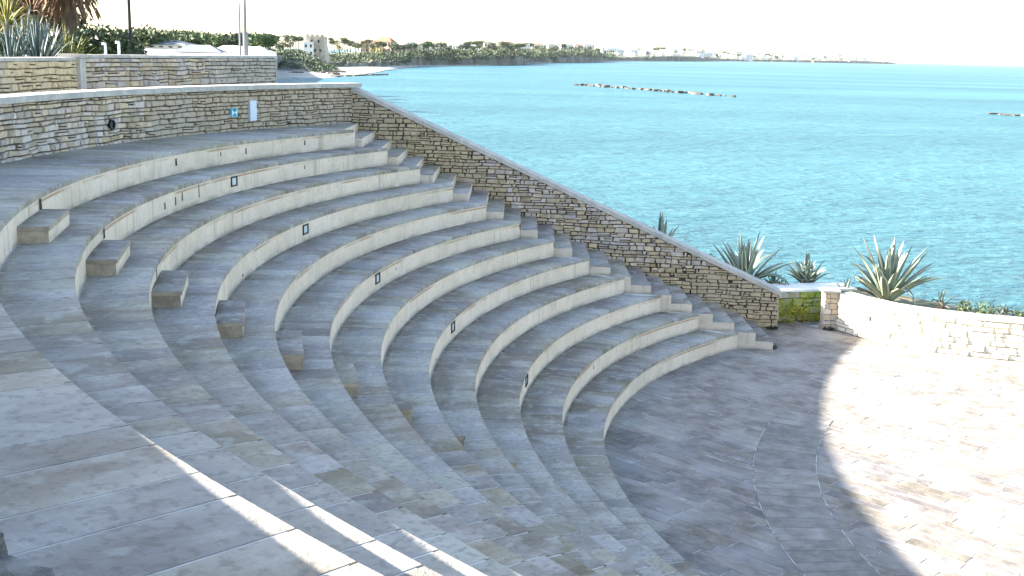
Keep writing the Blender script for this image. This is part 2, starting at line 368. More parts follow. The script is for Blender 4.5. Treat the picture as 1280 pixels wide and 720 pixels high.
# half-height step blocks of the radial aisle
aB0, aB1 = R_(-14.5), R_(-10.1)
M_BLOCK = mat('ochre_block_stone', (.46, .37, .265), (.30, .24, .17), 5, .9, rnd=.2, bump=.8)
for k in range(1, N + 1):
    R, z = RK(k), ZK(k + 1) if k < N else 0.
    dB = .345 if k < 6 else .31 - .02 * (k - 6)
    B = empty('step_block', (*polar(R - .2, (aB0 + aB1) / 2), z))
    w_ = {1: 'topmost', 12: 'lowest'}.get(k, ORD[k - 1])
    tag(B, 'half-height stone step block of the radial aisle against the riser of the %s tier' % (ORD[k - 1] if k > 1 else 'topmost'), 'step', 'step blocks of the radial aisle')
    j = rg.uniform(-.004, .004)
    pts = [polar(R - dB, aB0 + j), polar(R + .01, aB0 + j), polar(R + .01, aB1 + j), polar(R - dB + .006, aB1 + j)][::-1]
    v, f, mi = slab_prism(pts, z + .15, z + .205, .006); obj('top_slab', v, f, [M_TREAD, M_BLOCK], B, mi)
    q = .012 / R; pts = [polar(R - dB + .015, aB0 + j + q), polar(R + .01, aB0 + j + q), polar(R + .01, aB1 + j - q), polar(R - dB + .015, aB1 + j - q)][::-1]
    v, f, mi = slab_prism(pts, z - .02, z + .149, .002)
    mi = [1 if m_ == 0 else 1 for m_ in mi]
    for i_, fc in enumerate(f):                          # sky light on the inner face put into its cream colour; ends ochre
        cs = [v[i] for i in fc]; rr = sum(math.hypot(p[0], p[1]) for p in cs) / len(cs)
        if abs(rr - (R - dB + .015)) < .02: mi[i_] = 0
    obj('block_body', v, f, [M_RISER, M_BLOCK], B, mi)

# ------------------------------------------------------------------ the straight stair beside the sloping wall
DW0 = Vector((-17.74, 12.34)); DW1 = Vector((-6.43, 10.91))
def yW(x): return DW0.y + (DW1.y - DW0.y) * (x - DW0.x) / (DW1.x - DW0.x)
XE = [-17.89, -16.99, -16.12, -15.24, -14.37, -13.51, -12.67, -11.80, -10.79, -9.79, -8.77, -7.72]
ST = empty('stone_stair', (-12.5, 10.5, 0)); tag(ST, 'straight flight of stone steps squeezed between the tier ends and the sloping wall', 'stairs')
def step(x0, x1, z0, z1):
    j = rg.uniform(-.004, .004)
    pts = [(x0 + .002, yE(x0) + .045 + j), (x1, yE(x1) + .045 + j), (x1, yW(x1) - .015), (x0 + .002, yW(x0) - .015)]
    v, f, mi = slab_prism(pts, z0, z1 + rg.uniform(-.003, .002), .008); obj('step', v, f, [M_TREAD, M_RISER], ST, mi)
pts = [(-19.2, yE(-19.2) + .045), (XE[0] + .28, yE(XE[0]) + .045), (XE[0] + .28, yW(XE[0] + .28) - .02), (-17.76, 12.2), (-18.5, 11.05)]
v, f, mi = slab_prism(pts, ZK(2) - .1, ZK(1) - .004, .008); obj('step', v, f, [M_TREAD, M_RISER], ST, mi)
for k in range(1, 13):
    xk = XE[k - 1] + .28; nx = (XE[k] + .28) if k < 12 else xk + .86
    mid = (xk + nx) / 2
    step(xk, mid, ZK(k + 1) - .2, ZK(k) - .21)
    if k < 12: step(mid, nx, ZK(k + 1) - .42 - .1, ZK(k + 1) - .004)
for k in range(1, 8):                                    # dark step light niches in the landing faces
    x = XE[k - 1] + .2; sm = MB(); sm.box(x, x + .07, yE(x) - .003, yE(x) + .06, ZK(k) - .19, ZK(k) - .05); 
    if k != 5: sm.build('step_light', M_DARKMARK, ST)

# ------------------------------------------------------------------ rubble walls
def clip(poly, a, b, c):               # keep a*x + b*y <= c
    out = []
    for i in range(len(poly)):
        p, q = poly[i], poly[(i + 1) % len(poly)]
        dp, dq = a * p[0] + b * p[1] - c, a * q[0] + b * q[1] - c
        if dp <= 0: out.append(p)
        if (dp < 0 < dq) or (dq < 0 < dp):
            t = dp / (dp - dq); out.append((p[0] + (q[0] - p[0]) * t, p[1] + (q[1] - p[1]) * t))
    return out
def area(p): return .5 * sum(p[i][0] * p[(i + 1) % len(p)][1] - p[(i + 1) % len(p)][0] * p[i][1] for i in range(len(p)))
def rubble(s0, s1, z0, z1, ch, cw, seed, clips=(), gap=.008):
    rr = random.Random(seed); rows = []; z = z0
    while z < z1:
        h = ch * rr.uniform(.72, 1.35)
        if z1 - (z + h) < ch * .45: h = z1 - z
        rows.append((z, z + h)); z += h
    polys = []
    def wob(s, z): return .032 * noise.noise(Vector((s * 1.7 + seed, z * 3.1, seed * .37)))
    for (a, b) in rows:
        s = s0 - rr.uniform(0, cw)
        while s < s1:
            w = cw * rr.choice((.45, .7, .9, 1.1, 1.35, 1.7)); e = s + w
            lo, hi = max(s, s0), min(e, s1)
            if hi - lo > .05:
                cells = [(a, b)]
                if rr.random() < .22 and b - a > ch * .9: mz = a + (b - a) * rr.uniform(.4, .6); cells = [(a, mz), (mz, b)]
                for (ca, cb) in cells:
                    g = gap; t = .024
                    g = gap * rr.uniform(.5, 1.7); p = [(lo + g + rr.uniform(-t, t), ca + g + wob(lo, ca)), (hi - g + rr.uniform(-t, t), ca + g + wob(hi, ca)), (hi - g + rr.uniform(-t, t), cb - g + wob(hi, cb)), (lo + g + rr.uniform(-t, t), cb - g + wob(lo, cb))]
                    if rr.random() < .35: i = rr.randrange(4); q = p[i]; o = p[(i + 1) % 4]; p.insert(i, (q[0] * .72 + p[i - 1][0] * .28, q[1] * .72 + p[i - 1][1] * .28)) ; p[i + 1] = (q[0] * .8 + o[0] * .2, q[1] * .8 + o[1] * .2)
                    for cl in clips:
                        p = clip(p, *cl)
                        if len(p) < 3: break
                    if len(p) >= 3 and area(p) > .0022: polys.append(p)
            s = e
    return polys
def stone_geo(p, fr, rr):
    n = len(p); cx = sum(q[0] for q in p) / n; cz = sum(q[1] for q in p) / n
    d = rr.uniform(.010, .05); tilt = rr.uniform(-.06, .06); tz = rr.uniform(-.08, .08)
    v = [fr(q[0], q[1], -.035) for q in p] + [fr(q[0], q[1], .004) for q in p]
    for q in p:
        x = q[0] + (cx - q[0]) * .17; y = q[1] + (cz - q[1]) * .2; v.append(fr(x, y, d + tilt * (x - cx) + tz * (y - cz)))
    f = []
    for i in range(n):
        j = (i + 1) % n; f += [(i, j, n + j, n + i), (n + i, n + j, 2 * n + j, 2 * n + i)]
    f.append(tuple(range(2 * n, 3 * n)))
    return v, f
def lay(parent, polys, fr, seed, limit=300, key=None, material=None):
    rr = random.Random(seed); polys = sorted(polys, key=key or (lambda p: (Vector(fr(p[0][0], p[0][1], 0)) - CAM).length))
    rest = MB()
    for i, p in enumerate(polys):
        v, f = stone_geo(p, fr, rr)
        if i < limit: obj('stone', v, f, material or M_STONE, parent)
        else: rest.add(v, f)
    if rest.v: tag(rest.build('stone_facing', material or M_STONE, parent), kind='stuff')

# the curved rim wall
RI = 21.66; AW = R_(34.9)
RW = empty('curved_stone_wall', (-21.9, 0, 5.04)); tag(RW, 'curved rubble stone rim wall with pale coping behind the topmost seating tier', 'wall')
mb = MB(); seg = 90; aS = R_(-63); v = []; f = []
for i in range(seg + 1):
    a = aS + (AW + .006 - aS) * i / seg
    v += [(*polar(RI + .02, a), 4.3), (*polar(RI + .40, a), 3.2), (*polar(RI + .40, a), 5.965), (*polar(RI + .02, a), 5.965)]
for i in range(seg):
    b = 4 * i
    for j in range(4): f.append((b + j, b + 4 + j, b + 4 + (j + 1) % 4, b + (j + 1) % 4))
f += [(3, 2, 1, 0), (4 * seg, 4 * seg + 1, 4 * seg + 2, 4 * seg + 3)]
mb.add(v, f); mb.build('wall_core', M_JOINT, RW)
def fr_rim(s, z, d): a = s / RI; return (*polar(RI - d, a), z)
P_ = rubble(RI * R_(-2), RI * AW - .03, 5.0, 5.965, .105, .225, 3)
lay(RW, P_, fr_rim, 5, 300)
P_ = rubble(RI * aS, RI * R_(-2), 5.0, 5.955, .17, .4, 4)
mm = MB(); rr = random.Random(9)
for p in P_:
    v, f = stone_geo(p, fr_rim, rr); mm.add(v, f)
tag(mm.build('stone_facing', M_STONE, RW), kind='stuff')
# coping stones (missing near the viewpoint, where the bare rubble top shows)
a = R_(-44.0)
while a < AW - .01:
    da = rg.uniform(.9, 1.15) / RI; b = min(a + da, AW + .012)
    pts = []
    for r, rev in ((RI - .095, False), (RI + .44, True)):
        for j in (range(4) if not rev else reversed(range(4))): pts.append(polar(r, a + .0001 + (b - a - .0002) * j / 3))
    z = rg.uniform(-.002, .002)
    v, f, mi = slab_prism(pts[::-1], 5.967, 6.078 + z, .008); o = obj('coping_stone', v, f, [M_COPE, M_COPE], RW, mi)
    a = b
rr = random.Random(21); M_CAP = mat('weathered_cap_stone', (.30, .28, .26), (.13, .12, .11), 14, .95, rnd=.3, bump=1., bscale=30)
def blob(c, sx, sy, sz, seed, sub=2, rough=.25):
    bm = bmesh.new(); bmesh.ops.create_icosphere(bm, subdivisions=sub, radius=1)
    for v in bm.verts:
        n_ = noise.noise(v.co * 1.3 + Vector((seed * 3.1, seed, 0))) * rough + noise.noise(v.co * 3.1 + Vector((0, seed * 1.7, seed))) * rough * .5
        q = v.co * (1 + n_); q = Vector((max(-.72, min(.72, q.x)) * 1.25, max(-.72, min(.72, q.y)) * 1.25, max(-.6, min(.6, q.z)) * 1.5))
        v.co = Vector((q.x * sx, q.y * sy, q.z * sz)) + Vector(c)
    me = bpy.data.meshes.new('rock'); bm.to_mesh(me); bm.free(); return me
i = 0
for rad in [RI - .015 + .066 * q for q in range(6)]:
    a = R_(-61) + rr.uniform(0, .01)
    while a < R_(-44.3):
        w = rr.uniform(.05, .12); aa = a + w / 2 / RI
        me = blob((0, 0, 0), w * .52, rr.uniform(.028, .042), rr.uniform(.055, .08), i, 3, .5); me.materials.append(M_CAP)
        o = link('cap_stone', me, RW, (*polar(rad, aa), 5.992 + rr.uniform(-.022, .022)), PI / 2 - aa + rr.uniform(-.2, .2)); o.rotation_euler.z = -(aa) + PI / 2 + rr.uniform(-.15, .15)
        a += (w + .012) / RI; i += 1
# vent pipe, signs on the rim wall
def on_wall(name, a, z, w, h, d0, d1, material, parent=None, build=True):
    aa = R_(a); c = Vector((*polar(RI, aa), z)); n_ = Vector((math.cos(aa), -math.sin(aa), 0)); t_ = Vector((math.sin(aa), math.cos(aa), 0)); up = Vector((0, 0, 1))
    v = [c + t_ * s + up * q + n_ * d for d in (d0, d1) for s, q in ((-w / 2, -h / 2), (w / 2, -h / 2), (w / 2, h / 2), (-w / 2, h / 2))]
    return obj(name, v, [(0, 3, 2, 1), (4, 5, 6, 7), (0, 1, 5, 4), (1, 2, 6, 5), (2, 3, 7, 6), (3, 0, 4, 7)], material, parent)
def hole(name, a, z, r, parent=None):
    aa = R_(a); c = Vector((*polar(RI, aa), z)); n_ = Vector((math.cos(aa), -math.sin(aa), 0)); t_ = Vector((math.sin(aa), math.cos(aa), 0)); up = Vector((0, 0, 1)); mb = MB(); n = 16
    v = []
    for (d, q) in ((0, r), (.085, r), (.085, r * .72), (.04, r * .70)):
        v += [c + (t_ * math.cos(2 * PI * i / n) + up * math.sin(2 * PI * i / n)) * q + n_ * d for i in range(n)]
    f = []
    for ring in range(3): f += [(ring * n + i, ring * n + (i + 1) % n, (ring + 1) * n + (i + 1) % n, (ring + 1) * n + i) for i in range(n)]
    f.append(tuple(3 * n + i for i in range(n))); 
    return obj(name, v, f, [M_BLACK, M_ROCK], parent, [0] * (3 * n) + [1])
tag(hole('wall_vent', 10.6, 5.42, .10), 'round black vent pipe let into the curved rubble wall', 'vent')
SG = empty('wall_sign', (*polar(RI, R_(22.7)), 5.46)); tag(SG, 'small faded blue sign with white arrow mark on the rim wall', 'sign')
on_wall('sign_plate', 22.7, 5.46, .24, .20, .0, .072, M_SBLUE, SG)
aa = R_(22.7); c = Vector((*polar(RI, aa), 5.46)); n_ = Vector((math.cos(aa), -math.sin(aa), 0)) * .075; t_ = Vector((math.sin(aa), math.cos(aa), 0)); up = Vector((0, 0, 1))
obj('sign_mark', [c + n_ + t_ * s + up * q for s, q in ((-.09, .06), (-.01, 0), (-.09, -.06), (.09, .05), (.01, 0), (.09, -.05))], [(2, 1, 0), (3, 4, 5)], M_SWHITE, SG)
obj('sign_mark', [c + n_ + t_ * s + up * q for s, q in ((-.07, .085), (.06, .085), (0, .02), (-.05, -.04), (.05, -.04), (0, -.085))], [(0, 2, 1), (3, 5, 4)], M_SDARK, SG)
tag(on_wall('wall_plaque', 24.6, 5.48, .24, .47, .0, .075, M_PLATE), 'blank tall pale plaque fixed to the rim wall right of the blue sign', 'plaque')

# the sloping wall down beside the stair
DW = empty('sloping_stone_wall', (-12, 11.6, 0)); tag(DW, 'long rubble stone wall with sloping coping descending beside the stair to the orchestra', 'wall')
LW = (DW1 - DW0).length; tw = (DW1 - DW0) / LW; nw = Vector((tw.y, -tw.x))          # nw faces the theatre
ZT0, ZT1 = 5.97, 1.03
def ztop(s): return ZT0 + (ZT1 - ZT0) * s / LW
def fr_dw(s, z, d): p = DW0 + tw * s + nw * d; return (p.x, p.y, z)
b_ = .02; th = .42
v = []
for s, zt in ((-.25, ztop(-.25) if False else ZT0), (0, ZT0), (LW, ZT1)):
    for d in (-b_, -th): v += [(*(DW0 + tw * s + nw * d), -.5), (*(DW0 + tw * s + nw * d), zt - .12)]
f = [(0, 4, 5, 1), (4, 8, 9, 5), (2, 3, 7, 6), (6, 7, 11, 10), (1, 5, 7, 3), (5, 9, 11, 7), (8, 10, 11, 9), (0, 1, 3, 2)]
obj('wall_core', v, f, M_JOINT, DW)
sl_ = (ZT1 - ZT0) / LW
# stair line below: keep only what shows above the steps
lo0 = 4.55; losl = (-.35 - 4.55) / LW
P_ = rubble(-.06, LW, -.2, 6.0, .10, .205, 17, clips=[(-sl_, 1, ZT0 - .125), (losl, -1, -lo0)])
lay(DW, P_, fr_dw, 8, 300)
s = -.06
while s < LW - .02:
    e = min(s + rg.uniform(.95, 1.2), LW + .07)
    if LW - e < .3: e = LW + .07
    v = []
    for ss in (s + .0015, e - .0015):
        zt = min(ztop(ss), ZT0 + .05) 
        for d, dz in ((.045, -.118), (-th - .05, -.118), (-th - .05, -.01), (-th - .04, 0), (.035, 0), (.045, -.01)): v.append((*(DW0 + tw * ss + nw * d), zt + dz))
    f = [tuple((j, (j + 1) % 6, 6 + (j + 1) % 6, 6 + j)) for j in range(6)] + [tuple(reversed(range(6))), tuple(range(6, 12))]
    obj('coping_stone', v, f, M_COPE, DW); s = e
# end-face stones
def fr_end(s, z, d): p = DW1 + tw * (.0 + d) - nw * s; return (p.x, p.y, z)
for p in rubble(.0, th, 0, ZT1 - .125, .15, .4, 31):
    v, f = stone_geo(p, fr_end, rr); obj('stone', v, f, M_STONE, DW)
for x, y, z, r in ((-9.9, 11.20, 2.02, .05),):
    pass
tag(obj('wall_hole_', [(0, 0, -40)] * 3, [(0, 1, 2)], M_DARKMARK), None) if False else None

# the upper boundary wall behind the rim
def straight_wall(name, label, A, B, z0, z1, thick, ch, cw, seed, cope=.07, cat='wall', left=False, limit=300, over=.04, zb=None, smat=None, group=None, capmat=None):
    A = Vector(A); B = Vector(B); Lw = (B - A).length; t = (B - A) / Lw; n_ = Vector((t.y, -t.x)); 
    E_ = empty(name, (*((A + B) / 2), z0)); tag(E_, label, cat, group)
    def fr(s, z, d): p = A + t * s + n_ * d; return (p.x, p.y, z)
    v = [fr(s, z, d) for s in (0.004, Lw - .004) for d in (-.02, -thick) for z in (zb if zb is not None else z0 - .3, z1 - cope)]
    obj('wall_core', v, [(0, 4, 5, 1), (2, 3, 7, 6), (1, 5, 7, 3), (0, 1, 3, 2), (4, 6, 7, 5)], M_JOINT, E_)
    lay(E_, rubble(0, Lw, z0, z1 - cope - .003, ch, cw, seed), fr, seed, limit, material=smat)
    s = 0
    while s < Lw - .01:
        e = s + rg.uniform(.9, 1.2)
        if Lw - e < .35: e = Lw
        q = rg.uniform(-.002, .002)
        pts = [fr(s + .0015, 0, over)[:2], fr(e - .0015, 0, over)[:2], fr(e - .0015, 0, -thick - over)[:2], fr(s + .0015, 0, -thick - over)[:2]]
        v, f, mi = slab_prism(pts, z1 - cope, z1 + q, .007); obj('coping_stone', v, f, [capmat or M_COPE] * 2, E_, mi); s = e
    return E_, fr, Lw
UA = (-23.75, -3.2); UM = (-23.30, 7.9); UB = (-20.92, 17.9)
straight_wall('boundary_wall', 'brownish rubble boundary wall behind the rim wall, left of the grey pilaster', UA, UM, 5.15, 6.64, .4, .135, .29, 41, group=None)
UW, fru, Lu = straight_wall('boundary_wall', 'rubble boundary wall with pale coping behind the rim wall, right of the grey pilaster', UM, UB, 5.15, 6.70, .4, .13, .28, 42)
PL = empty('wall_pilaster', (*UM, 5.15)); tag(PL, 'smooth grey plastered pilaster between two lengths of boundary wall', 'pilaster')
mb = MB(); mb.box(UM[0] - .12, UM[0] + .09, UM[1] - .17, UM[1] + .17, 4.9, 6.62); mb.build('shaft', M_COPE, PL)
mb = MB(); mb.box(UM[0] - .40, UM[0] + .12, UM[1] - .20, UM[1] + .20, 6.623, 6.712); mb.build('cap', M_COPE, PL)
for (u, w, lab) in ((1.38, 0, 'left'), (1.95, 0, 'right')):   # two small white taps on the coping
    p = Vector(fru(u, 6.70, -.2)); P2 = empty('water_tap', p); tag(P2, '%s of two small white standpipes on the boundary wall coping' % ('nearer' if lab == 'left' else 'farther'), 'tap', 'white standpipes on the boundary wall')
    mb = MB(); mb.cyl(p, .035, .03, .24 * (1 if lab == 'left' else 1.2), 8); mb.build('pipe', M_WHITE, P2)
    mb = MB(); mb.cyl(p + Vector((-.03, 0, .22 * (1 if lab == 'left' else 1.2))), .055, .05, .06, 8); mb.build('tap_head', M_WHITE, P2)

M_STONE2 = mat('pale_parapet_stone', (.74, .67, .54), (.64, .57, .46), 4, .9, rnd=.1, hue=.015, bump=.6, bscale=10)
# parapet round the stage, gate pillar, planter wall
PP = [(-4.86, 11.02), (-4.45, 10.25), (-3.9, 9.50), (-3.05, 8.88), (-2.1, 8.45), (-1.1, 8.12), (.2, 7.9), (2.2, 7.75), (5.5, 7.7)]
PT = empty('parapet_wall', (-2, 8.6, 0)); tag(PT, 'low sunlit curved stone parapet with flat coping between stage and sea', 'wall')
PPv = [Vector(p) for p in PP]; cum = [0]
for i in range(len(PPv) - 1): cum.append(cum[-1] + (PPv[i + 1] - PPv[i]).length)
def ppos(s):
    s = max(0, min(cum[-1] - 1e-4, s)); i = max(j for j in range(len(cum) - 1) if cum[j] <= s); t = (s - cum[i]) / (cum[i + 1] - cum[i])
    p = PPv[i].lerp(PPv[i + 1], t)
    def tan(i): i0, i1 = max(0, i - 1), min(len(PPv) - 1, i + 1); return (PPv[i1] - PPv[i0]).normalized()
    tt = (tan(i) * (1 - t) + tan(i + 1) * t).normalized(); return p, Vector((tt.y, -tt.x))
def fr_pp(s, z, d): p, n_ = ppos(s); q = p + n_ * d; return (q.x, q.y, z)
v = []; f = []; seg = 40
for i in range(seg + 1):
    s = cum[-1] * i / seg; v += [fr_pp(s, z, d) for d, z in ((-.02, -.3), (-.02, .92), (-.42, .92), (-.42, -.3))]
for i in range(seg):
    b = 4 * i
    for j in range(3): f.append((b + j, b + 4 + j, b + 5 + j, b + 1 + j))
f += [(0, 1, 2, 3), (4 * seg + 3, 4 * seg + 2, 4 * seg + 1, 4 * seg)]
obj('wall_core', v, f, M_STONE2, PT)
lay(PT, rubble(.02, cum[-1], 0, .918, .16, .36, 51), fr_pp, 51, 300, material=M_STONE2)
s = 0
while s < cum[-1] - .01:
    e = min(s + rg.uniform(.8, 1.0), cum[-1])
    pts = [fr_pp(s + .0015 + (e - s - .003) * j / 2, 0, .04)[:2] for j in range(3)] + [fr_pp(s + .0015 + (e - s - .003) * j / 2, 0, -.47)[:2] for j in (2, 1, 0)]
    v, f, mi = slab_prism(pts, .922, .99 + rg.uniform(-.002, .002), .007); obj('coping_stone', v, f, [M_COPE] * 2, PT, mi); s = e
for (u, z, w, h) in ((1.2, .55, .05, .11), (2.0, .5, .03, .09), (5.35, .12, .14, .12), (5.3, .55, .04, .04)):
    p, n_ = ppos(u); t_ = Vector((-n_.y, n_.x)); q = [p + t_ * sx + n_ * d for d in (-.0, .045) for sx in (-w / 2, w / 2)]
    mb = MB(); mb.add([(*q[0], z - h / 2), (*q[1], z - h / 2), (*q[1], z + h / 2), (*q[0], z + h / 2), (*q[2], z - h / 2), (*q[3], z - h / 2), (*q[3], z + h / 2), (*q[2], z + h / 2)],
           [(0, 3, 2, 1), (4, 5, 6, 7), (0, 1, 5, 4), (1, 2, 6, 5), (2, 3, 7, 6), (3, 0, 4, 7)]); mb.build('weep_hole', M_DARKMARK, PT)
GP = empty('gate_pillar', (-5.02, 11.1, 0)); tag(GP, 'squat stone gate pillar at the end of the parapet', 'pillar')
z = 0
while z < .97:
    h = rg.uniform(.11, .17); h = min(h, 1.0 - z) if 1.0 - z - h > .06 else 1.0 - z
    j = [rg.uniform(-.012, .012) for _ in range(4)]
    mid = rg.uniform(-.05, .07)
    for (xa, xb) in ((-5.2 + j[0], -5.02 + mid - .006), (-5.02 + mid + .006, -4.86 + j[1])):
        v, f, mi = slab_prism([(xa, 10.96 + j[2]), (xb, 10.96 + j[3]), (xb, 11.30), (xa, 11.30)], z + .004, z + h - .006, .018); obj('stone', v, f, [M_STONE] * 2, GP, mi)
    z += h
v, f, mi = slab_prism([(-5.17, 10.99), (-4.89, 10.99), (-4.89, 11.28), (-5.17, 11.28)], 0, .99, .004); obj('pillar_core', v, f, [M_JOINT] * 2, GP, mi)
v, f, mi = slab_prism([(-5.26, 10.90), (-4.80, 10.90), (-4.80, 11.36), (-5.26, 11.36)], 1.0, 1.06, .008); obj('pillar_cap', v, f, [M_COPE] * 2, GP, mi)
QW, frq, Lq = straight_wall('planter_wall', 'low mossy yellow-green stone wall with white top seen through the gate gap', (-7.3, 11.52), (-4.0, 12.25), 0, .88, .8, .19, .42, 61, cope=.06, smat=mat('mossy_stone', (.48, .43, .27), (.28, .33, .07), 3.5, .9, rnd=.2, hue=.02, bump=.6), capmat=M_WHITE)

# ------------------------------------------------------------------ foliage tools
def tuft(mb, c, r, n, size, rr, up=0., squash=1., mi=0, shell=.45):
    for _ in range(n):
        d = Vector((rr.gauss(0, 1), rr.gauss(0, 1), rr.gauss(0, 1))).normalized(); q = rr.uniform(shell, 1)
        k_ = 1 + .35 * noise.noise(d * 2.2 + Vector(c))
        p = Vector(c) + Vector((d.x * r[0], d.y * r[1], d.z * r[2])) * q * k_
        a = Vector((rr.gauss(0, 1), rr.gauss(0, 1), rr.gauss(0, .6) + up)).normalized(); b = a.cross(Vector((rr.gauss(0, 1), rr.gauss(0, 1), rr.gauss(0, 1)))).normalized()
        s = size * rr.uniform(.6, 1.4)
        mb.add([p - b * s * .35, p + a * s * .5 - b * s * .1, p + a * s, p + b * s * .35 + a * s * .3], [(0, 1, 2, 3)], mi)
def blade(base, dir_, length, width, curl, n=6, thick=.012, fold=.25, tipw=.02):
    """one thick channelled leaf; returns v, f"""
    d = Vector(dir_).normalized(); side = d.cross(Vector((0, 0, 1)));
    if side.length < .05: side = Vector((1, 0, 0))
    side.normalize(); p = Vector(base); v = []; f = []
    for i in range(n + 1):
        t = i / n
        w = width * (.62 + .38 * math.sin(min(1, t * 2.0) * PI / 2)) * (1 - t ** 3.2) + width * tipw
        nrm = side.cross(d).normalized()
        v += [p - side * w / 2 + nrm * w * fold, p - side * w * .28 + nrm * w * fold * .35, p - nrm * 0, p + side * w * .28 + nrm * w * fold * .35, p + side * w / 2 + nrm * w * fold, p - nrm * (thick * (1 - t * .8) + w * .06)]
        q = d.copy(); q.z -= curl * (t + .3) / n * 3; d = q.normalized(); p = p + d * (length / n)
    for i in range(n):
        b = 6 * i; c = b + 6
        for j in range(6): f.append((b + j, b + (j + 1) % 6, c + (j + 1) % 6, c + j))
    f.append((5, 4, 3, 2, 1, 0)); f.append(tuple(6 * n + j for j in range(6)))
    mi = []
    for i in range(n): mi += [1, 0, 0, 1, 0, 0]
    return v, f, mi + [0, 0]
def agave(name, label, base, h, spread, n, seed, width=.13, mats=None, cat='agave', dry=2, group='agaves behind the walls', upness=1.0):
    rr = random.Random(seed); E_ = empty(name, base); tag(E_, label, cat, group); b = Vector(base)
    for i in range(n):
        t = i / n; az_ = i * 2.39996 + rr.uniform(-.15, .15); el_ = R_(88 - 62 * t ** .9 * spread + rr.uniform(-5, 5)); 
        d = Vector((math.cos(az_) * math.cos(el_), math.sin(az_) * math.cos(el_), math.sin(el_)))
        L_ = h * rr.uniform(.72, 1.08) * (.86 + .14 * (1 - t)); bend = .55 if rr.random() < .16 and t > .25 else 0
        v, f, mi = blade(b + Vector((d.x, d.y, 0)) * .06 + Vector((0, 0, .04)), d, L_, width * rr.uniform(.85, 1.15), .03 + .32 * t * rr.uniform(.2, 1.9) * spread + bend)
        obj('leaf', v, f, mats or [M_AGAVE, M_AGEDGE], E_, mi, True)
    for i in range(dry):
        az_ = rr.uniform(0, 6.28); d = Vector((math.cos(az_), math.sin(az_), rr.uniform(.05, .5)))
        v, f, mi = blade(b + Vector((0, 0, .05)), d, h * rr.uniform(.45, .65), width * .8, 1.3); obj('dry_leaf', v, f, [M_DRY, M_DRY], E_, mi, True)
    mb = MB(); mb.cyl(b - Vector((0, 0, .15)), .12, .09, .32, 8); mb.build('stem', M_DRY, E_)
    return E_
agave('agave', 'largest agave with long spreading grey-green leaves above the sunlit parapet', (-3.15, 12.25, .42), 1.95, .82, 36, 3, .23, dry=7)
agave('agave', 'low dense agave behind the mossy planter wall, between its two larger neighbours', (-5.1, 13.3, .62), 1.0, .78, 30, 5, .19, dry=5)
agave('agave', 'tall narrow agave just behind the low end of the sloping wall', (-6.85, 13.3, .55), 1.75, .8, 27, 8, .21, dry=8)
agave('agave', 'agave farthest up the slope, only its leaf tips above the coping', (-9.3, 13.0, 1.35), 1.45, .62, 13, 12, .17)
agave('agave', 'small young agave rosette against the planter wall top', (-6.05, 13.2, .66), .48, 1.0, 15, 15, .07, dry=1)
agave('agave', 'little drooping agave at the left edge of the largest agave', (-4.25, 12.35, .6), .62, 1.25, 13, 16, .1, dry=3)
agave('agave', 'small agave right of the largest one, leaning over the parapet', (-1.95, 11.5, .55), .55, 1.25, 11, 18, .08, dry=3)
def bush(name, label, spots, mats, leaf, n, seed, group=None, cat='shrub', stems=True, kind=None):
    rr = random.Random(seed); c0 = spots[0][0]; E_ = empty(name, (c0[0], c0[1], c0[2] - spots[0][1][2])); tag(E_, label, cat, group)
    mb = MB()
    for c, r in spots: tuft(mb, c, r, n, leaf, rr, .3)
    mb.build('foliage', mats, E_)
    if stems:
        mb = MB()
        for c, r in spots: mb.cyl((c[0], c[1], c[2] - r[2] - .1), .03 + r[0] * .04, .02, r[2] * 1.1, 6)
        mb.build('stem', M_BARK, E_)
    return E_
for i, (x, y, w, h) in enumerate([(-1.55, 10.9, .22, .22), (-1.15, 10.6, .30, .26), (-.75, 10.4, .32, .22), (-.35, 10.2, .30, .19), (.1, 10.1, .3, .16), (.6, 10.0, .3, .16)]):
    bush('coastal_shrub', 'low grey-green coastal shrub behind the sunlit parapet, %s from the largest agave' % ORD[i], [((x, y, .50 + h * .8), (w, w * .8, h))], [M_OLIVE], .075, 260, 60 + i, 'low shrubs along the parapet')
for i, (x, y, z, h) in enumerate([(-8.05, 13.1, 1.42, .2), (-7.5, 12.9, 1.15, .22), (-6.1, 12.6, .85, .12), (-7.9, 13.4, 1.05, .3)]):
    bush('coastal_shrub', ['dark low shrub poking over the sloping coping', 'ragged shrub beside the tall narrow agave', 'tiny shrub on the planter wall edge', 'low shrub just left of the tall narrow agave'][i], [((x, y, z), (.28, .25, h))], [M_OLIVE], .09, 160, 80 + i, 'low shrubs behind the sloping wall')
mb = MB(); rr = random.Random(77)
for i in range(44):
    s = rr.uniform(.9, 2.5); z = rr.uniform(.04, .62) * rr.uniform(.5, 1); p = Vector(frq(s, z, rr.uniform(.06, .2))); tuft(mb, p, (.17, .13, .12), 46, .055, rr, .2)
tag(mb.build('creeping_plant', M_LEAFY), 'yellow-green creeping plants covering the mossy planter wall', 'creeper', kind='stuff')
mb = MB()
for x, y in ((-5.0, 10.93), (-5.05, 10.9), (-6.5, 10.82), (-6.6, 10.84), (-7.0, 8.8)):
    for _ in range(3): tuft(mb, (x + rr.uniform(-.1, .1), y + rr.uniform(-.05, .05), .03), (.07, .05, .05), 40, .05, rr, .6)
tag(mb.build('weeds', M_LEAF), 'small dark weeds growing at the foot of the pillar and wall end', 'weeds', kind='stuff')
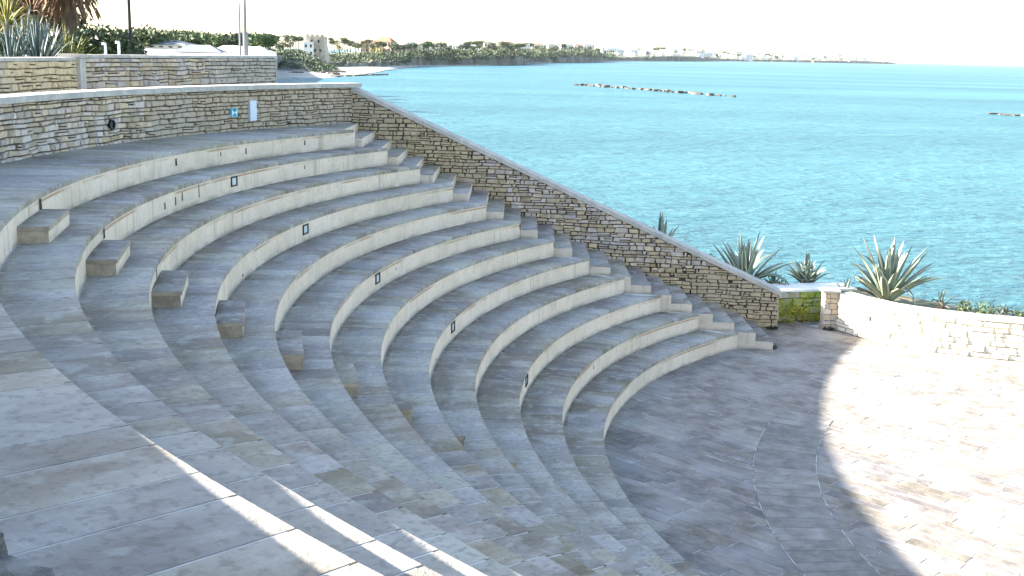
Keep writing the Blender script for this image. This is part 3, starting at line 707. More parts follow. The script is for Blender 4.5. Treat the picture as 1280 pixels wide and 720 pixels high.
# moss where the aisle blocks meet the lower tiers
mb = MB()
for k in (6, 7, 8, 9):
    for _ in range(4): a = aB0 - R_(.25); p = polar(RK(k) - rr.uniform(.02, .14), a); tuft(mb, (*p, ZK(k + 1) + .04), (.05, .05, .035), 60, .035, rr, .3)
tag(mb.build('moss', mat('moss', (.15, .13, .04), (.20, .12, .05), 6, .9)), 'tufts of brown-green moss in the corners of the radial aisle blocks', 'moss', kind='stuff')

# ------------------------------------------------------------------ orchestra floor
FL = obj('orchestra_floor', [(-13, -14, -.005), (14, -14, -.005), (14, 9, -.005), (-3, 9.6, -.005), (-3.8, 12.6, -.005), (-8.2, 12.6, -.005), (-13, 12.6, -.005)], [(0, 1, 2, 3, 4, 5, 6)], M_FBED); tag(FL, 'weathered grey stone paving of the round orchestra floor', kind='structure')
ux = Vector((math.cos(R_(-45)), math.sin(R_(-45)))); uy = Vector((-ux.y, ux.x))
cells = []; y = -13.0; rf = random.Random(5)
while y < 13:
    h = rf.choice((.2, .24, .28, .31)); x = -14 + rf.uniform(0, 1)
    while x < 13:
        w = rf.choice((.7, .9, 1.15, 1.4, 1.7)); g = .0075
        pts = [ux * (x + g) + uy * (y + g), ux * (x + w - g) + uy * (y + g), ux * (x + w - g) + uy * (y + h - g), ux * (x + g) + uy * (y + h - g)]
        x += w
        if all(p.length > R12 + .25 and p.y < 8.2 for p in pts): continue
        c = sum(pts, Vector((0, 0))) / 4
        if c.y < -5.5 or c.x > 3 or c.y > 11.9 or c.x < -12: continue
        pl = [tuple(p) for p in pts]
        for cl in ((0, 1, 11.9), (.165, 1, 10.9 + .165 * -5.9 + 1.2)): pl = clip(pl, *cl) if len(pl) > 2 else pl
        if len(pl) > 2 and not (c.x > -4.2 and c.y > 8.3 + max(0, -c.x - 1) * 1.1): cells.append(pl)
    y += h
cells.sort(key=lambda p: (Vector((*p[0], 0)) - CAM).length)
rest = MB()
for i, pl in enumerate(cells):
    v, f, mi = slab_prism(pl, -.05, rf.uniform(-.0015, .002), .003)
    if i < 300: obj('floor_slab', v, f, [M_FLOOR] * 2, FL, mi)
    else: rest.add(v, f)
tag(rest.build('floor_paving', M_FLOOR, FL), kind='stuff')
C = Vector((2.5, -1.95)); a = R_(-35)
while a < R_(26.5):
    da = rf.choice((.30, .36, .44)) / 11.3; q = .005 / 11.3
    pts = [(C.x - r * math.cos(t), C.y + r * math.sin(t)) for r, t in ((10.85, a + q), (11.90, a + q), (11.90, a + da - q), (10.85, a + da - q))][::-1]
    v, f, mi = slab_prism(pts, -.03, .008 + rf.uniform(-.001, .001), .004); obj('ring_slab', v, f, [M_RING] * 2, FL, mi); a += da
for r_, w_ in ((10.84, .007), (11.91, .007)):
    v = []; f = []
    for i in range(61):
        t = R_(-35 + 61.5 * i / 60); v += [(C.x - rr_ * math.cos(t), C.y + rr_ * math.sin(t), .006) for rr_ in (r_ - w_, r_ + w_)]
    for i in range(60): f.append((2 * i, 2 * i + 1, 2 * i + 3, 2 * i + 2))
    obj('ring_joint', v, f, M_FBED, FL)

# ------------------------------------------------------------------ ground outside, sea
SEAZ = -5.0
sea = obj('sea', [(-30000, -3000, SEAZ), (40000, -3000, SEAZ), (40000, 45000, SEAZ), (-30000, 45000, SEAZ)], [(0, 1, 2, 3)], M_SEA); tag(sea, 'turquoise rippled sea stretching to the horizon', kind='structure')
inner = [(-26, 13.2, 4.8), (-20, 13.0, 4.7), (-17.7, 12.85, 4.6), (-12, 12.1, 2.3), (-7.5, 11.5, .75), (-7.2, 12.2, .7), (-4.1, 12.9, .7), (-4.2, 11.2, .5), (-3.5, 9.9, .45), (-2, 8.9, .42), (-.9, 8.5, .4), (2.2, 8.15, .4), (12, 8.1, .4)]
outer = [(-26, 18.5, 4.2), (-20, 17.5, 4.0), (-17, 16.4, 3.7), (-11.5, 15.6, 1.6), (-7.6, 15.0, .55), (-6.4, 14.8, .5), (-4.2, 14.5, .5), (-2.6, 13.9, .45), (-1.6, 13.0, .40), (-.4, 12.0, .35), (.7, 11.3, .3), (3.4, 10.9, .3), (12, 10.8, .3)]
v = []; f = []
for i, (a, b) in enumerate(zip(inner, outer)):
    v += [(a[0], a[1], a[2]), tuple((a[j] + b[j]) / 2 + (.0 if j < 2 else .04) for j in range(3)), b, (b[0] + .5, b[1] + .9, b[2] - 1.6), (b[0] + 1.1, b[1] + 1.8, SEAZ - 1)]
for i in range(len(inner) - 1):
    for j in range(4): b = 5 * i + j; f.append((b, b + 5, b + 6, b + 1))
tag(obj('seaside_ground', v, f, M_EARTH), 'dry earth bank between the walls and the sea', kind='structure')
t_of = lambda u: ((u - 640) / 1417.6 - .0048) / 1.0212      # compass bearing (tangent) of a spot along the coast
def spot(u, d): return Vector((CAM.x + t_of(u) * d, CAM.y + d))
# promenade behind the rim wall
v = []; f = []
arc = [polar(RI + .3, aS + (AW - aS) * i / 40) for i in range(41)]; out = [(-60, -30)] + [(-60, -28 + i * 1.6) for i in range(1, 40)] + [(-60, 40)]
for i in range(41): v += [(*arc[i], 5.12), (min(arc[i][0], -24) - (0 if i else 0), arc[i][1] * 1.35, 5.12), (*out[i], 5.12)]
for i in range(40):
    for j in range(2): b = 3 * i + j; f.append((b, b + 3, b + 4, b + 1))
tag(obj('promenade', v, f, mat('promenade_paving', (.40, .37, .32), (.33, .30, .26), 2, .9)), 'paved upper promenade behind the rim wall', kind='structure')
cl = [(-18.2, 12.9), (-19.5, 16), (-23, 19.5), (-27, 26), (-34, 44), (-47, 100), (-69, 200), (-89, 290)]
v = []; f = []
for i, (x, y) in enumerate(cl): v += [(x + 3.5, y + .5, SEAZ - .5), (x, y, 5.08 if i < 6 else 4.9), (x - 10, y, 5.08), (-400 - y, y * .8 - 5, 5.3)]
for i in range(len(cl) - 1):
    for j in range(3): b = 4 * i + j; f.append((b, b + 4, b + 5, b + 1))
tag(obj('headland_ground', v, f, M_EARTH), 'flat dry headland behind the boundary wall', kind='structure')

# ------------------------------------------------------------------ the coast across the bay
# (bearing mark, shore distance, bank height, plateau height, plateau depth, beach width)
CO = [(-120, 330, 5, 6, 300, 0), (200, 330, 5, 6, 300, 0), (325, 400, 4.5, 5.5, 220, 0), (340, 445, 3, 5, 300, 90), (372, 465, 3, 4, 300, 150), (410, 478, -1.0, 1, 330, 215), (440, 520, -1.5, 3, 400, 190), (470, 610, -.5, 3.5, 400, 130), (498, 780, .5, 4, 350, 50), (525, 930, 2.2, 5, 350, 10), (560, 1010, 2.6, 6, 400, 10),
      (600, 1068, 3.5, 7.5, 420, 8), (625, 1120, 4.5, 9, 450, 0), (650, 1200, 5, 9, 500, 0), (668, 1500, 3, 10, 500, 20), (700, 1600, 6, 11, 550, 0), (745, 1950, 7, 13, 600, 0), (760, 2300, 3, 14, 700, 50), (800, 2600, 4, 16, 800, 60), (840, 3100, 9, 18, 900, 0), (878, 3600, 9, 20, 1000, 0), (900, 4100, 3, 21, 1100, 80), (960, 4900, 4, 22, 1200, 80), (1000, 5400, 5, 20, 1200, 60), (1030, 5700, 5, 24, 1200, 0), (1065, 6100, 8, 24, 1000, 0), (1090, 6400, 7, 12, 700, 0), (1112, 6800, 4, 6, 400, 0), (1124, 7000, -4.6, -4.5, 150, 0)]
cols = []
for i in range(len(CO) - 1):
    n = max(2, int((CO[i + 1][0] - CO[i][0]) / 4))
    for j in range(n): t = j / n; cols.append([CO[i][q] * (1 - t) + CO[i + 1][q] * t for q in range(6)])
cols.append(list(CO[-1]))
def cget(u):
    for i in range(len(CO) - 1):
        if CO[i][0] <= u <= CO[i + 1][0]: t = (u - CO[i][0]) / (CO[i + 1][0] - CO[i][0]); return [CO[i][q] * (1 - t) + CO[i + 1][q] * t for q in range(6)]
    return list(CO[-1])
def cheight(u, dd):                     # ground height dd metres inland of the shore
    _, D0, zb, zp, dep, bw = cget(u)
    if dd < bw: return SEAZ + .2 + 2.0 * dd / max(bw, 1) * .6
    t = min(1, max(0, (dd - bw) / dep)); return zb + (zp - zb) * t ** .8
v = []; f = []; mi = []
for c in cols:
    u, D0, zb, zp, dep, bw = c; nz = noise.noise(Vector((u * .21, 3, 1))) 
    D0 = D0 * (1 + .012 * nz); zc = max(SEAZ + .4, zb + 3.2 * nz)
    beach = SEAZ + .3 + min(bw, 60) * .02
    prof = [(0, SEAZ - .6), (max(2, bw * .06), SEAZ + .35), (bw + 3, beach), (bw + 3 + max(2, (zc - SEAZ) * 1.1), zc), (bw + 20 + dep * .35, zc + (zp - zc) * .55), (bw + 20 + dep, zp), (bw + dep * 1.7 + 60, zp + 1)]
    for dd, zz in prof: p = spot(u, D0 + dd); v.append((p.x, p.y, zz))
for i in range(len(cols) - 1):
    for j in range(6):
        b = 7 * i + j; f.append((b, b + 7, b + 8, b + 1)); mi.append(0 if j < 2 and cols[i][5] > 5 else (1 if j <= 2 else 2))
coast = obj('far_coast', v, f, [M_BEACH, M_CLIFF, M_LAND], None, mi); tag(coast, 'long low coastline with cliffs, beaches and scrub across the bay', kind='structure')

# rocks
def rockset(n, sx, seed, mats=M_ROCK):
    out = []
    for i in range(n):
        me = blob((0, 0, 0), sx, sx * .8, sx * .6, seed + i, 2, .45); me.materials.append(mats); out.append(me)
    return out
RK_ = rockset(8, 1.0, 200, mat('wet_dark_rock', (.085, .075, .065), (.20, .18, .15), .6, .7, rnd=.3, bump=.8, bscale=2, thr=(.5, .75))); rr = random.Random(31)
A_, B_ = Vector((10.5, 447.0)), Vector((53.4, 346.0))
for i in range(58):
    t = (i + rr.uniform(-.3, .3)) / 57
    if i in (3, 22, 54, 56): continue
    p = A_.lerp(B_, min(1, max(0, t))); s = rr.uniform(.6, 1.25) * (.7 if t < .1 or t > .93 else 1)
    o = link('rock', RK_[i % 8], None, (p.x + rr.uniform(-2, 2), p.y + rr.uniform(-2.5, 2.5), SEAZ + .2 * s), rr.uniform(0, 6.28)); o.scale = (s * rr.uniform(.9, 1.5), s, s * rr.uniform(.7, 1.25))
    tag(o, 'dark boulder in the long detached breakwater out in the bay', 'rock', 'boulders of the detached breakwater')
for i, (u, d) in enumerate(((1248, 281), (1258, 279), (1268, 276), (1277, 275), (1290, 274))):
    p = spot(u, d); o = link('rock', RK_[i % 8], None, (p.x, p.y, SEAZ + .1), i * 1.3); o.scale = (1.5, .9, .45 + .12 * (i == 2))
    tag(o, 'flat wave-washed rock near the right edge of the bay', 'rock', 'low rocks breaking the surface at the right')
for i in range(24):
    u = 412 + i * 3.0; d = 500 + i * 2.9 + rr.uniform(-3, 3); p = spot(u, d); s = rr.uniform(.9, 1.6)
    o = link('rock', RK_[i % 8], None, (p.x, p.y, SEAZ + .2), rr.uniform(0, 6)); o.scale = (s * 1.2, s, s * .6); tag(o, 'dark rock of the low spit running out from the pale beach', 'rock', 'rocks of the beach spit')
for i in range(40):
    u = rr.uniform(345, 430); d = rr.uniform(520, 640); p = spot(u, d); s = rr.uniform(.8, 2.6)
    o = link('rock', RK_[i % 8], None, (p.x, p.y, SEAZ + .9), rr.uniform(0, 6)); o.scale = (s * 1.6, s, s * .5); tag(o, 'brown rock strewn on the pale beach below the dark bank', 'rock', 'rocks strewn on the beach')

# far trees: shared crown and trunk data
def far_tree(kind, seed, material):
    rr = random.Random(seed); mb = MB()
    if kind == 'pine':
        for _ in range(7): tuft(mb, (rr.uniform(-2.4, 2.4), rr.uniform(-2, 2), 6.2 + rr.uniform(-.6, .9)), (1.9, 1.9, 1.0), 55, .9, rr, .1)
    else:
        for _ in range(7): tuft(mb, (rr.uniform(-1.8, 1.8), rr.uniform(-1.8, 1.8), 3.2 + rr.uniform(-1.8, 1.8)), (1.6, 1.6, 1.5), 55, .8, rr, .1)
    cr = mb.data('crown', [material]); mb = MB(); mb.cyl((0, 0, -1), .35, .2, 6.2 if kind == 'pine' else 3.5, 6)
    for q in range(3): a = q * 2.1; mb.add([(0, .1, 4.0), (0, -.1, 4.0), (1.6 * math.cos(a), 1.6 * math.sin(a), 6), (1.6 * math.cos(a), 1.6 * math.sin(a) + .15, 6)], [(0, 1, 2, 3)])
    return cr, mb.data('trunk', [M_BARK])
TP = [far_tree('pine', s, M_PINE) for s in (1, 2, 3)] + [far_tree('round', s, M_OLIVE) for s in (4, 5)] + [far_tree('round', 6, M_PINE)]
def plant_far(kind, u, d, s, zg, label, group):
    p = spot(u, d); cr, tr = TP[kind]; E_ = empty('pine_tree' if kind < 3 else 'broadleaf_tree', (p.x, p.y, zg)); tag(E_, label, 'tree', group)
    rz = rr.uniform(0, 6.28)
    for nm, me in (('crown', cr), ('trunk', tr)): o = link(nm, me, E_, (p.x, p.y, zg), rz); o.scale = (s * 1.15, s, s)
rr = random.Random(99)
for i in range(52):                                      # treeline behind the plaza
    u = 168 + i * 4.6 + rr.uniform(-2, 2); d = rr.uniform(230, 330) if u > 200 else 170
    if u > 338: break
    kind = rr.choice((0, 1, 2, 0, 1, 3, 5)); hz = 51.5 + .0233 * u; top = {0: 47}.get(0)
    top = 42 if u < 200 else (41 if 200 < u < 230 else 46 + rr.uniform(-3, 3)); 
    if 240 < u < 270: top -= 2
    ztop_ = 6.95 + (hz - top) * d / 1417; s = rr.uniform(.75, 1.0); 
    plant_far(kind, u, d, s, ztop_ - 7.4 * s, 'tree in the dark treeline on the near headland', 'trees of the near headland treeline')
for i in range(40):                                      # bank and around the tower
    u = 346 + i * 3.4; c = cget(u); dd = c[5] + rr.uniform(60, 260)
    if 376 < u < 412 and rr.random() < .8: continue
    hz = 51.5 + .0233 * u; d = c[1] + dd; s = rr.uniform(.8, 1.2); tp = 47 + rr.uniform(-2, 3) + (3 if u > 412 else 0) + (2 if u > 430 else 0); zt = 6.95 + (hz - tp) * d / 1417
    plant_far(rr.choice((0, 1, 2, 3, 4, 5)), u, d, s, max(cheight(u, dd) - .5, zt - 7.2 * s), 'tree near the old tower above the beach', 'trees around the old tower')
for i in range(130):
    u = 470 + 300 * (i / 130) + rr.uniform(-3, 3); c = cget(u); dd = c[5] + rr.uniform(20, c[4] * .9); s = rr.uniform(.8, 1.45) * (1 + (u - 470) / 500)
    if 455 < u < 492: continue
    plant_far(rr.choice((0, 1, 2, 3, 4, 5)), u, c[1] + dd, s, cheight(u, dd) - .3, 'tree on the green headland across the bay', 'trees on the far headland')
for i in range(70):
    u = 770 + 310 * (i / 70) + rr.uniform(-3, 3); c = cget(u); dd = rr.uniform(60, c[4]); s = rr.uniform(2.0, 3.2)
    plant_far(rr.choice((3, 4, 5, 0)), u, c[1] + dd, s, cheight(u, dd) - 1, 'tree among the white houses of the distant town', 'trees of the distant town')
# continuous scrub of the banks
mb = MB()
for i in range(900):
    u = rr.uniform(345, 770); c = cget(u); dd = c[5] + rr.uniform(1 if u > 484 else 4, 60 if u > 484 else 190); p = spot(u, c[1] + dd); s = 1 + c[1] / 1100
    tuft(mb, (p.x, p.y, cheight(u, dd) + .6 * s - (2.5 if dd < c[5] + 12 else 0)), (2.6 * s, 2 * s, 1.3 * s), 20, 1.1 * s, rr, .2)
for i in range(330):
    u = rr.uniform(412, 765); c = cget(u); dd = c[5] + rr.uniform(18, 170); p = spot(u, c[1] + dd); s = 1 + c[1] / 1100
    tuft(mb, (p.x, p.y, cheight(u, dd) + rr.uniform(.6, 2.6) * s), (2.6 * s, 2 * s, 1.5 * s), 18, 1.1 * s, rr, .2)
tag(mb.build('bank_scrub', M_PINE), 'dark scrub covering the banks above the far shore', 'scrub', kind='stuff')
# dark overgrown mound just right of the boundary wall
v = []; f = []
for j in range(7):
    for i in range(13):
        u = 322 + i * 7.8; d = 545 + j * 26; p = spot(u, d); t = i / 12; e = math.sin(min(1, j / 3) * PI / 2) if j < 4 else 1 - (j - 3) / 5
        zz = SEAZ - .3 + e * (10.6 * (1 - t ** 2.0)) + noise.noise(Vector((i * .7, j * .9, 2))) * .8 * (1 - t); v.append((p.x, p.y, zz))
for j in range(6):
    for i in range(12): b = 13 * j + i; f.append((b, b + 1, b + 14, b + 13))
tag(obj('overgrown_bank', v, f, M_CLIFF), 'steep dark bank above the pale beach', kind='structure')
mb = MB()
for (x, y, z) in v:
    if z > SEAZ + .6:
        for _ in range(6): tuft(mb, (x + rr.uniform(-5, 5), y + rr.uniform(-12, 12), z + .1), (3.2, 4, 1.0), 30, 1.1, rr, .2)
tag(mb.build('bank_bushes', M_LEAF), 'dark bushes blanketing the steep bank', 'bushes', kind='stuff')

# ------------------------------------------------------------------ buildings
def windows(parent, W_, Dp, z0, rows, colsn, ww, wh, origin, rz, dz=3.0, mat_=None):
    mt = Matrix.Translation(origin) @ Matrix.Rotation(rz, 4, 'Z')
    for r in range(rows):
        for c in range(colsn):
            x = -W_ / 2 + W_ * (c + .5) / colsn; z = z0 + r * dz
            mb = MB(); mb.box(x - ww / 2, x + ww / 2, -Dp / 2 - .06, -Dp / 2 + .1, z, z + wh); o = mb.build('window', mat_ or M_WINDOW); o.parent = parent
            o.location = (0, 0, 0)
            mb2 = MB(); mb2.box(x - ww / 2 - .12, x + ww / 2 + .12, -Dp / 2 - .16, -Dp / 2 - .07, z - .14, z); o2 = mb2.build('sill', M_PLASTER); o2.parent = o
def house(name, label, u, d, W_, Dp, Ht, zg, rz, wall, roof='flat', rmat=None, rows=2, colsn=3, cat='house', group=None, parts=True):
    p = spot(u, d); E_ = empty(name, (p.x, p.y, zg)); E_.rotation_euler = (0, 0, rz); tag(E_, label, cat, group)
    mb = MB(); mb.box(-W_ / 2, W_ / 2, -Dp / 2, Dp / 2, -3, Ht)
    if roof == 'flat': mb.box(-W_ / 2 - .2, W_ / 2 + .2, -Dp / 2 - .2, Dp / 2 + .2, Ht + .002, Ht + .5)
    o = mb.build('wall', wall); o.parent = E_
    if roof != 'flat':
        h = roof; v = [(-W_ / 2 - .5, -Dp / 2 - .5, Ht), (W_ / 2 + .5, -Dp / 2 - .5, Ht), (W_ / 2 + .5, Dp / 2 + .5, Ht), (-W_ / 2 - .5, Dp / 2 + .5, Ht), (-W_ / 4, 0, Ht + h), (W_ / 4, 0, Ht + h)]
        o = obj('roof', v, [(0, 1, 5, 4), (1, 2, 5), (2, 3, 4, 5), (3, 0, 4), (3, 2, 1, 0)], rmat or M_TILE); o.parent = E_
    if parts: windows(E_, W_, Dp, Ht / rows * .35, rows, colsn, min(1.3, W_ / colsn * .4), Ht / rows * .42, Vector((0, 0, 0)), 0, Ht / rows)
    return E_
# old coastal tower with white annex
p = spot(396, 700); TW = empty('stone_tower', (p.x, p.y, 0)); tag(TW, 'square old stone watchtower with a crumbling top above the beach', 'tower')
mb = MB(); mb.add([(-7.2, -7, -3), (7.2, -7, -3), (7.2, 7, -3), (-7.2, 7, -3), (-5.6, -6, 9), (5.6, -6, 9), (5.6, 6, 9), (-5.6, 6, 9), (-5.3, -6, 14.2), (5.3, -6, 14.2), (5.3, 6, 14.2), (-5.3, 6, 14.2)],
       [(0, 1, 5, 4), (1, 2, 6, 5), (2, 3, 7, 6), (3, 0, 4, 7), (4, 5, 9, 8), (5, 6, 10, 9), (6, 7, 11, 10), (7, 4, 8, 11), (8, 9, 10, 11)]); o = mb.build('tower_body', M_TOWER); o.parent = TW
for i in range(4):
    mb = MB(); mb.box(-5.3 + i * 2.9, -5.3 + i * 2.9 + 1.7, -6, -5.2, 14.2, 15.3); o = mb.build('merlon', M_TOWER); o.parent = TW
for x, z, w, h in ((-2, 10.3, 1.2, 1.8), (2.2, 10.4, 1.1, 1.7), (0, 5, 1.2, 1.8), (-3, 4.2, 1.2, 2), (3.2, 5.2, 1.1, 1.5)):
    mb = MB(); mb.box(x - w / 2, x + w / 2, -7.05, -5.5, z, z + h); o = mb.build('window', M_WINDOW); o.parent = TW
house('house', 'white annex house standing left of the old tower', 386.0, 694, 6.0, 7, 8.5, 1.8, .1, M_WHITE, rows=2, colsn=2)
house('villa', 'villa with a red tiled roof and pink wall behind the beach', 481, 1010, 17, 12, 9, 5.0, -.3, M_PINK, 4.2, M_TILE, 2, 4)
house('house', 'yellow fronted house below the red-roofed villa', 470, 960, 9, 8, 6.2, 4.6, -.2, M_YELLOW, rows=2, colsn=3)
house('house', 'pink house with tiled roof left of the villa', 459, 1000, 12, 9, 7.5, 4.5, .2, M_PINK, 3, M_TILE, 2, 3)
house('house', 'long low building with grey roof on the far headland', 536, 1150, 22, 10, 6, 6.5, 0, M_PLASTER, 2, M_ROOFG, 1, 5)
house('house', 'low pale house right of the villa', 503, 1080, 14, 9, 6, 5.5, .2, M_PLASTER, rows=1, colsn=4)
house('house', 'white block house amid the trees of the headland', 514, 1150, 9, 9, 9.5, 6, .1, M_WHITE, rows=2, colsn=3)
near_h = [(552, 1180, 10, 5, 6), (574, 1250, 14, 6, 7), (590, 1300, 12, 6, 7.5), (612, 1350, 14, 7, 8), (634, 1450, 16, 8, 8.5), (655, 1500, 14, 7, 9), (672, 1750, 18, 8, 9.5), (690, 1850, 16, 9, 10), (708, 1950, 20, 10, 11), (722, 2000, 16, 9, 11), (736, 2150, 20, 11, 12)]
for i, (u, d, w, h, zg) in enumerate(near_h):
    house('house', 'pale house half hidden by trees on the headland, %s from the left' % (ORD)[i], u, d, w, 9, h + (2.5 if i > 2 else 0), zg, rr.uniform(-.4, .4), rr.choice((M_WHITE, M_PLASTER)), rr.choice(('flat', 2.2)), rr.choice((M_TILE, M_ROOFG)), 2, 4, group='pale houses along the far headland')
# the distant white town: shared house bodies with window bands
TB = []
for i in range(6):
    mb = MB(); w, h = rr.uniform(14, 34), rr.uniform(8, 17); mb.box(-w / 2, w / 2, -7, 7, -6, h); mb.box(-w / 2 + 2, w / 2 - w * .4, -5, 5, h, h + 3)
    for r in range(int(h / 3.4)):
        for c in range(int(w / 4)): x = -w / 2 + 2 + c * 4; mb.box(x - .8, x + .8, -7.1, -6.9, 1 + r * 3.4, 3 + r * 3.4, 1)
    TB.append(mb.data('town_house', [M_WHITE if i % 2 else M_PLASTER, M_WINDOW]))
for i in range(125):
    t = i / 125; u = 744 + 340 * t + rr.uniform(-2, 2); c = cget(u); dd = c[5] + rr.uniform(15, c[4] * .8) ; p = spot(u, c[1] + dd)
    o = link('town_house', TB[rr.randrange(6)], None, (p.x, p.y, cheight(u, dd)), rr.uniform(-.5, .3)); s = rr.uniform(.7, 1.15) * (.8 + .2 * c[1] / 5000); o.scale = (s, s, s * rr.uniform(.7, 1.1))
    tag(o, 'small white flat-roofed building of the distant seaside town', 'building', 'buildings of the distant white town')
p = spot(1105, 6700); LH = empty('lighthouse', (p.x, p.y, 5)); tag(LH, 'slender lighthouse tower near the tip of the distant point', 'lighthouse')
mb = MB(); mb.cyl((0, 0, -2), 8, 5.5, 32, 10); o = mb.build('tower_shaft', M_PLASTER); o.parent = LH
mb = MB(); mb.cyl((0, 0, 30), 7.5, 7.5, 6, 10); o = mb.build('lantern_room', M_ROOFG); o.parent = LH

# sunlit white compound behind the boundary wall, masts
q = [spot(176, 46), spot(345, 58), spot(345, 120), spot(338, 230), spot(180, 230)]
v, f, mi = slab_prism([tuple(p) for p in q], 4.9, 6.36, .02); tag(obj('seafront_terrace', v, f, [M_WHITE] * 2, None, mi), 'sunlit pale seafront terrace behind the boundary wall', kind='structure')
house('low_building', 'long low building with a grey roof beyond the pale terrace', 204, 170, 8.5, 5, .55, 6.4, -.1, M_PLASTER, .75, M_ROOFG, 1, 6, cat='building')
for i, (u, d, w, col) in enumerate(((250, 95, 3.2, M_ROOFG), (288, 110, 2.6, M_WHITE), (300, 112, 2.2, M_PLASTER), (318, 100, 2.4, M_WHITE))):
    hz = 51.5 + .0233 * u; tp = 56 + i * .8; zt = 6.95 + (hz - tp) * d / 1417
    house('beach_cabin', ['dark-roofed kiosk behind the whitewashed building', 'white peaked cabin left of the masts', 'cream cabin just behind the thin mast', 'white cabin right of the masts'][i], u, d, w, 3, 2.0, zt - 2.6, .1, M_PLASTER if i == 0 else M_WHITE, .6, M_ROOFG if i == 0 else M_WHITE, 1, 2, cat='cabin')
def mast(u, d, ztop_, r, label, col=M_POLE, z0=5.1, lampa=False):
    p = spot(u, d); E_ = empty('mast', (p.x, p.y, z0)); tag(E_, label, 'mast'); mb = MB(); mb.cyl((p.x, p.y, z0), r, r * .6, ztop_ - z0, 10); mb.build('pole', col, E_)
    mb = MB(); mb.cyl((p.x, p.y, z0), r * 2, r * 1.6, 2.6 if lampa else .3, 10); mb.build('base_sleeve', col, E_)
mast(300, 60, 9.15, .07, 'thin grey mast, the shorter of the pair by the sea')
mast(307, 60, 12.5, .085, 'taller grey mast with a thick pale foot, running out of view', lampa=True)
mast(163, 31, 12.0, .055, 'dark slender pole rising through the dense green shrub', M_BLACK)

# ------------------------------------------------------------------ planting behind the boundary wall
def palm_skirt(u, d, label):
    p = spot(u, d); E_ = empty('palm_tree', (p.x, p.y, 5.1)); tag(E_, label, 'palm'); rr = random.Random(4)
    mb = MB(); mb.cyl((p.x, p.y, 5.1), .22, .2, 5.6, 12); mb.build('trunk', M_BARK, E_)
    mb = MB()
    for i in range(900):
        a = rr.uniform(0, 6.28); z = 7.75 + 2.6 * rr.random() ** .8; r = .25 + .5 * rr.random(); q = Vector((p.x + math.cos(a) * r, p.y + math.sin(a) * r, z)); d_ = Vector((math.cos(a) * .35 + rr.uniform(-.15, .15), math.sin(a) * .35 + rr.uniform(-.15, .15), -1)).normalized(); s = d_.cross(Vector((math.sin(a) + rr.uniform(-.8, .8), math.cos(a), .2))).normalized(); L_ = rr.uniform(.25, .6)
        mb.add([q - s * .03, q + s * .03, q + d_ * L_ * .6 + s * .035, q + d_ * L_, q + d_ * L_ * .6 - s * .035], [(0, 1, 2, 3, 4)])
    mb.build('dead_frond_skirt', M_THATCH, E_)
    for i in range(16):
        a = i * 2.4; el_ = rr.uniform(-.2, 1.1); dr = Vector((math.cos(a) * math.cos(el_), math.sin(a) * math.cos(el_), math.sin(el_))); mb = MB(); b = Vector((p.x, p.y, 10.5)); q = b + dr * .9
        mb.add([b, b + Vector((0, 0, .03)), q, q - Vector((0, 0, .02))], [(0, 1, 2, 3)])
        sd = dr.cross(Vector((0, 0, 1))).normalized(); 
        for j in range(14):
            th_ = (j - 6.5) / 6.5 * 1.3; dd = (dr * math.cos(th_) + sd * math.sin(th_)).normalized(); e = q + dd * .8 - Vector((0, 0, .12 + .1 * abs(th_))); w_ = dd.cross(Vector((0, 0, 1))).normalized() * .03
            mb.add([q, q + dd * .4 + w_, e, q + dd * .4 - w_], [(0, 1, 2, 3)])
        mb.build('frond', M_LEAF, E_)
palm_skirt(46, 37, 'rear fan palm with a dead frond skirt, farther left and partly hidden')
palm_skirt(88, 33, 'fan palm with a thick skirt of dead brown fronds')
def yucca(name, label, u, d, z, h, n, w, mats, seed, cat='plant', spread=.7, group=None):
    p = spot(u, d); agave(name, label, (p.x, p.y, z), h, spread, n, seed, w, mats, cat, 0, group)
rr = random.Random(15)
for i, (u, d, z, h, sp) in enumerate([(12, 27.5, 6.0, 1.5, .7), (30, 28.5, 6.2, 1.6, .55), (47, 27.5, 6.1, 1.5, .6), (62, 28.8, 6.1, 1.4, .6)]):
    yucca('yucca', ['blue-grey yucca at the left edge behind the boundary wall', 'blue-grey yucca second from the left, the tallest of the row', 'blue-grey yucca with pale-edged upright leaves, third of the row', 'blue-grey yucca next to the yellow-green fan plant'][i], u, d, z, h, 42, .075, [M_BLUEPL, M_AGEDGE if i % 2 else M_BLUEPL], 30 + i, spread=sp, group='yuccas behind the boundary wall')
yucca('fan_palm', 'bright yellow-green fan plant between the yuccas and the dark shrub', 84, 29, 6.1, 1.25, 46, .05, [M_FAN, M_FAN], 51, spread=.7)
yucca('fan_palm', 'golden-tipped palm crown at the upper left corner', 10, 30, 7.3, 1.1, 70, .05, [M_FAN, M_DRY], 52, spread=1.5)
yucca('fan_palm', 'shaggy brown-green palm crown left of the skirted palm', 42, 33, 7.7, 1.3, 80, .05, [M_THATCH, M_LEAF], 53, spread=1.7)
bush('dense_shrub', 'dense dark green shrub around the slender dark pole', [((*spot(128, 31), 6.55), (.75, .8, .95)), ((*spot(150, 31.5), 6.45), (.62, .7, .95)), ((*spot(108, 31), 6.5), (.5, .6, .9)), ((*spot(168, 31), 6.3), (.42, .6, .6))], [M_LEAF], .16, 1500, 71)
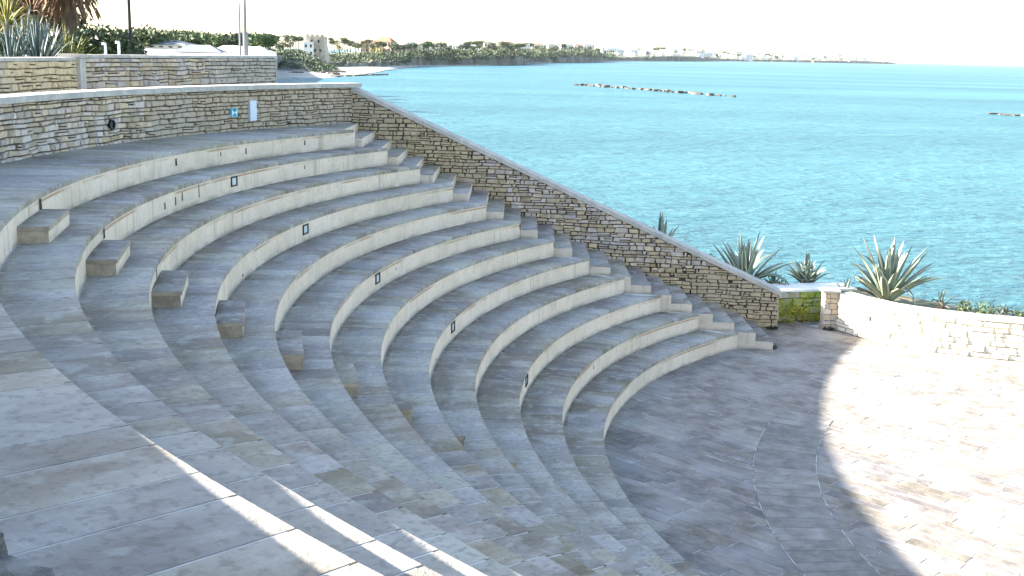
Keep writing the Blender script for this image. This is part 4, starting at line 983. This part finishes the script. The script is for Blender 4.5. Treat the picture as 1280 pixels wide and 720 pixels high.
bush('palm_tree', 'shaggy brown-gold palm crown filling the upper left corner', [((*spot(0, 35), 8.2), (.9, .8, .75)), ((*spot(38, 35.5), 8.35), (.9, .8, .7)), ((*spot(70, 35), 8.35), (.7, .7, .6))], [M_THATCH], .22, 1100, 73, cat='palm')
bush('dense_shrub', 'dark undergrowth behind the yuccas at the upper left', [((*spot(15, 33.5), 7.0), (1.0, .8, 1.5)), ((*spot(52, 34.8), 7.2), (1.0, .8, 1.5)), ((*spot(88, 35.5), 6.8), (.9, .7, 1.2)), ((*spot(-20, 33), 6.9), (.9, .8, 1.4))], [M_LEAF], .18, 1300, 72)
for i, (u, d, r) in enumerate(((177, 236, 3.0), (189, 240, 2.6), (208, 244, 3.0), (222, 248, 2.8), (238, 255, 2.4))):
    hz = 51.5 + .0233 * u; top = (33, 36, 42, 43, 47)[i]; zt = 6.95 + (hz - top) * d / 1417
    bush('leafy_tree', ['bushy tree just right of the dark pole', 'second bushy tree right of the dark pole, lower than its neighbour', 'round tree above the grey roof edge', 'spreading tree above the whitewashed building', 'small tree at the right end of the bushy row'][i], [((*spot(u, d), zt - r), (r, r, r)), ((*spot(u + 6, d + 1), zt - r * 1.3), (r, r, r * .9))], [M_OLIVE if i % 2 else M_PINE], .8, 500, 90 + i, cat='tree')
# shrubs added out of view left of the viewpoint to shade the rim wall
bush('dense_shrub', 'unseen shrub added beside the rim wall to shade its bare end', [((-16.9, -15.7, 6.7), (.8, .8, 1.3)), ((-16.4, -16.6, 6.7), (.7, .8, 1.3)), ((-17.4, -16.4, 6.8), (.8, .8, 1.4))], [M_LEAF], .13, 2600, 74)

# ------------------------------------------------------------------ sea air
mb = MB(); mb.box(-12000, 16000, -400, 16000, -7.0, 75.0); HZ = bpy.data.materials.new('sea_haze'); HZ.use_nodes = True; t = HZ.node_tree; t.nodes.clear()
o_ = t.nodes.new('ShaderNodeOutputMaterial'); pv = t.nodes.new('ShaderNodeVolumePrincipled'); pv.inputs['Density'].default_value = .000014; pv.inputs['Color'].default_value = (.9, .95, 1, 1); t.links.new(pv.outputs[0], o_.inputs['Volume'])
tag(mb.build('haze', HZ), 'thin sea haze over the bay', kind='stuff')
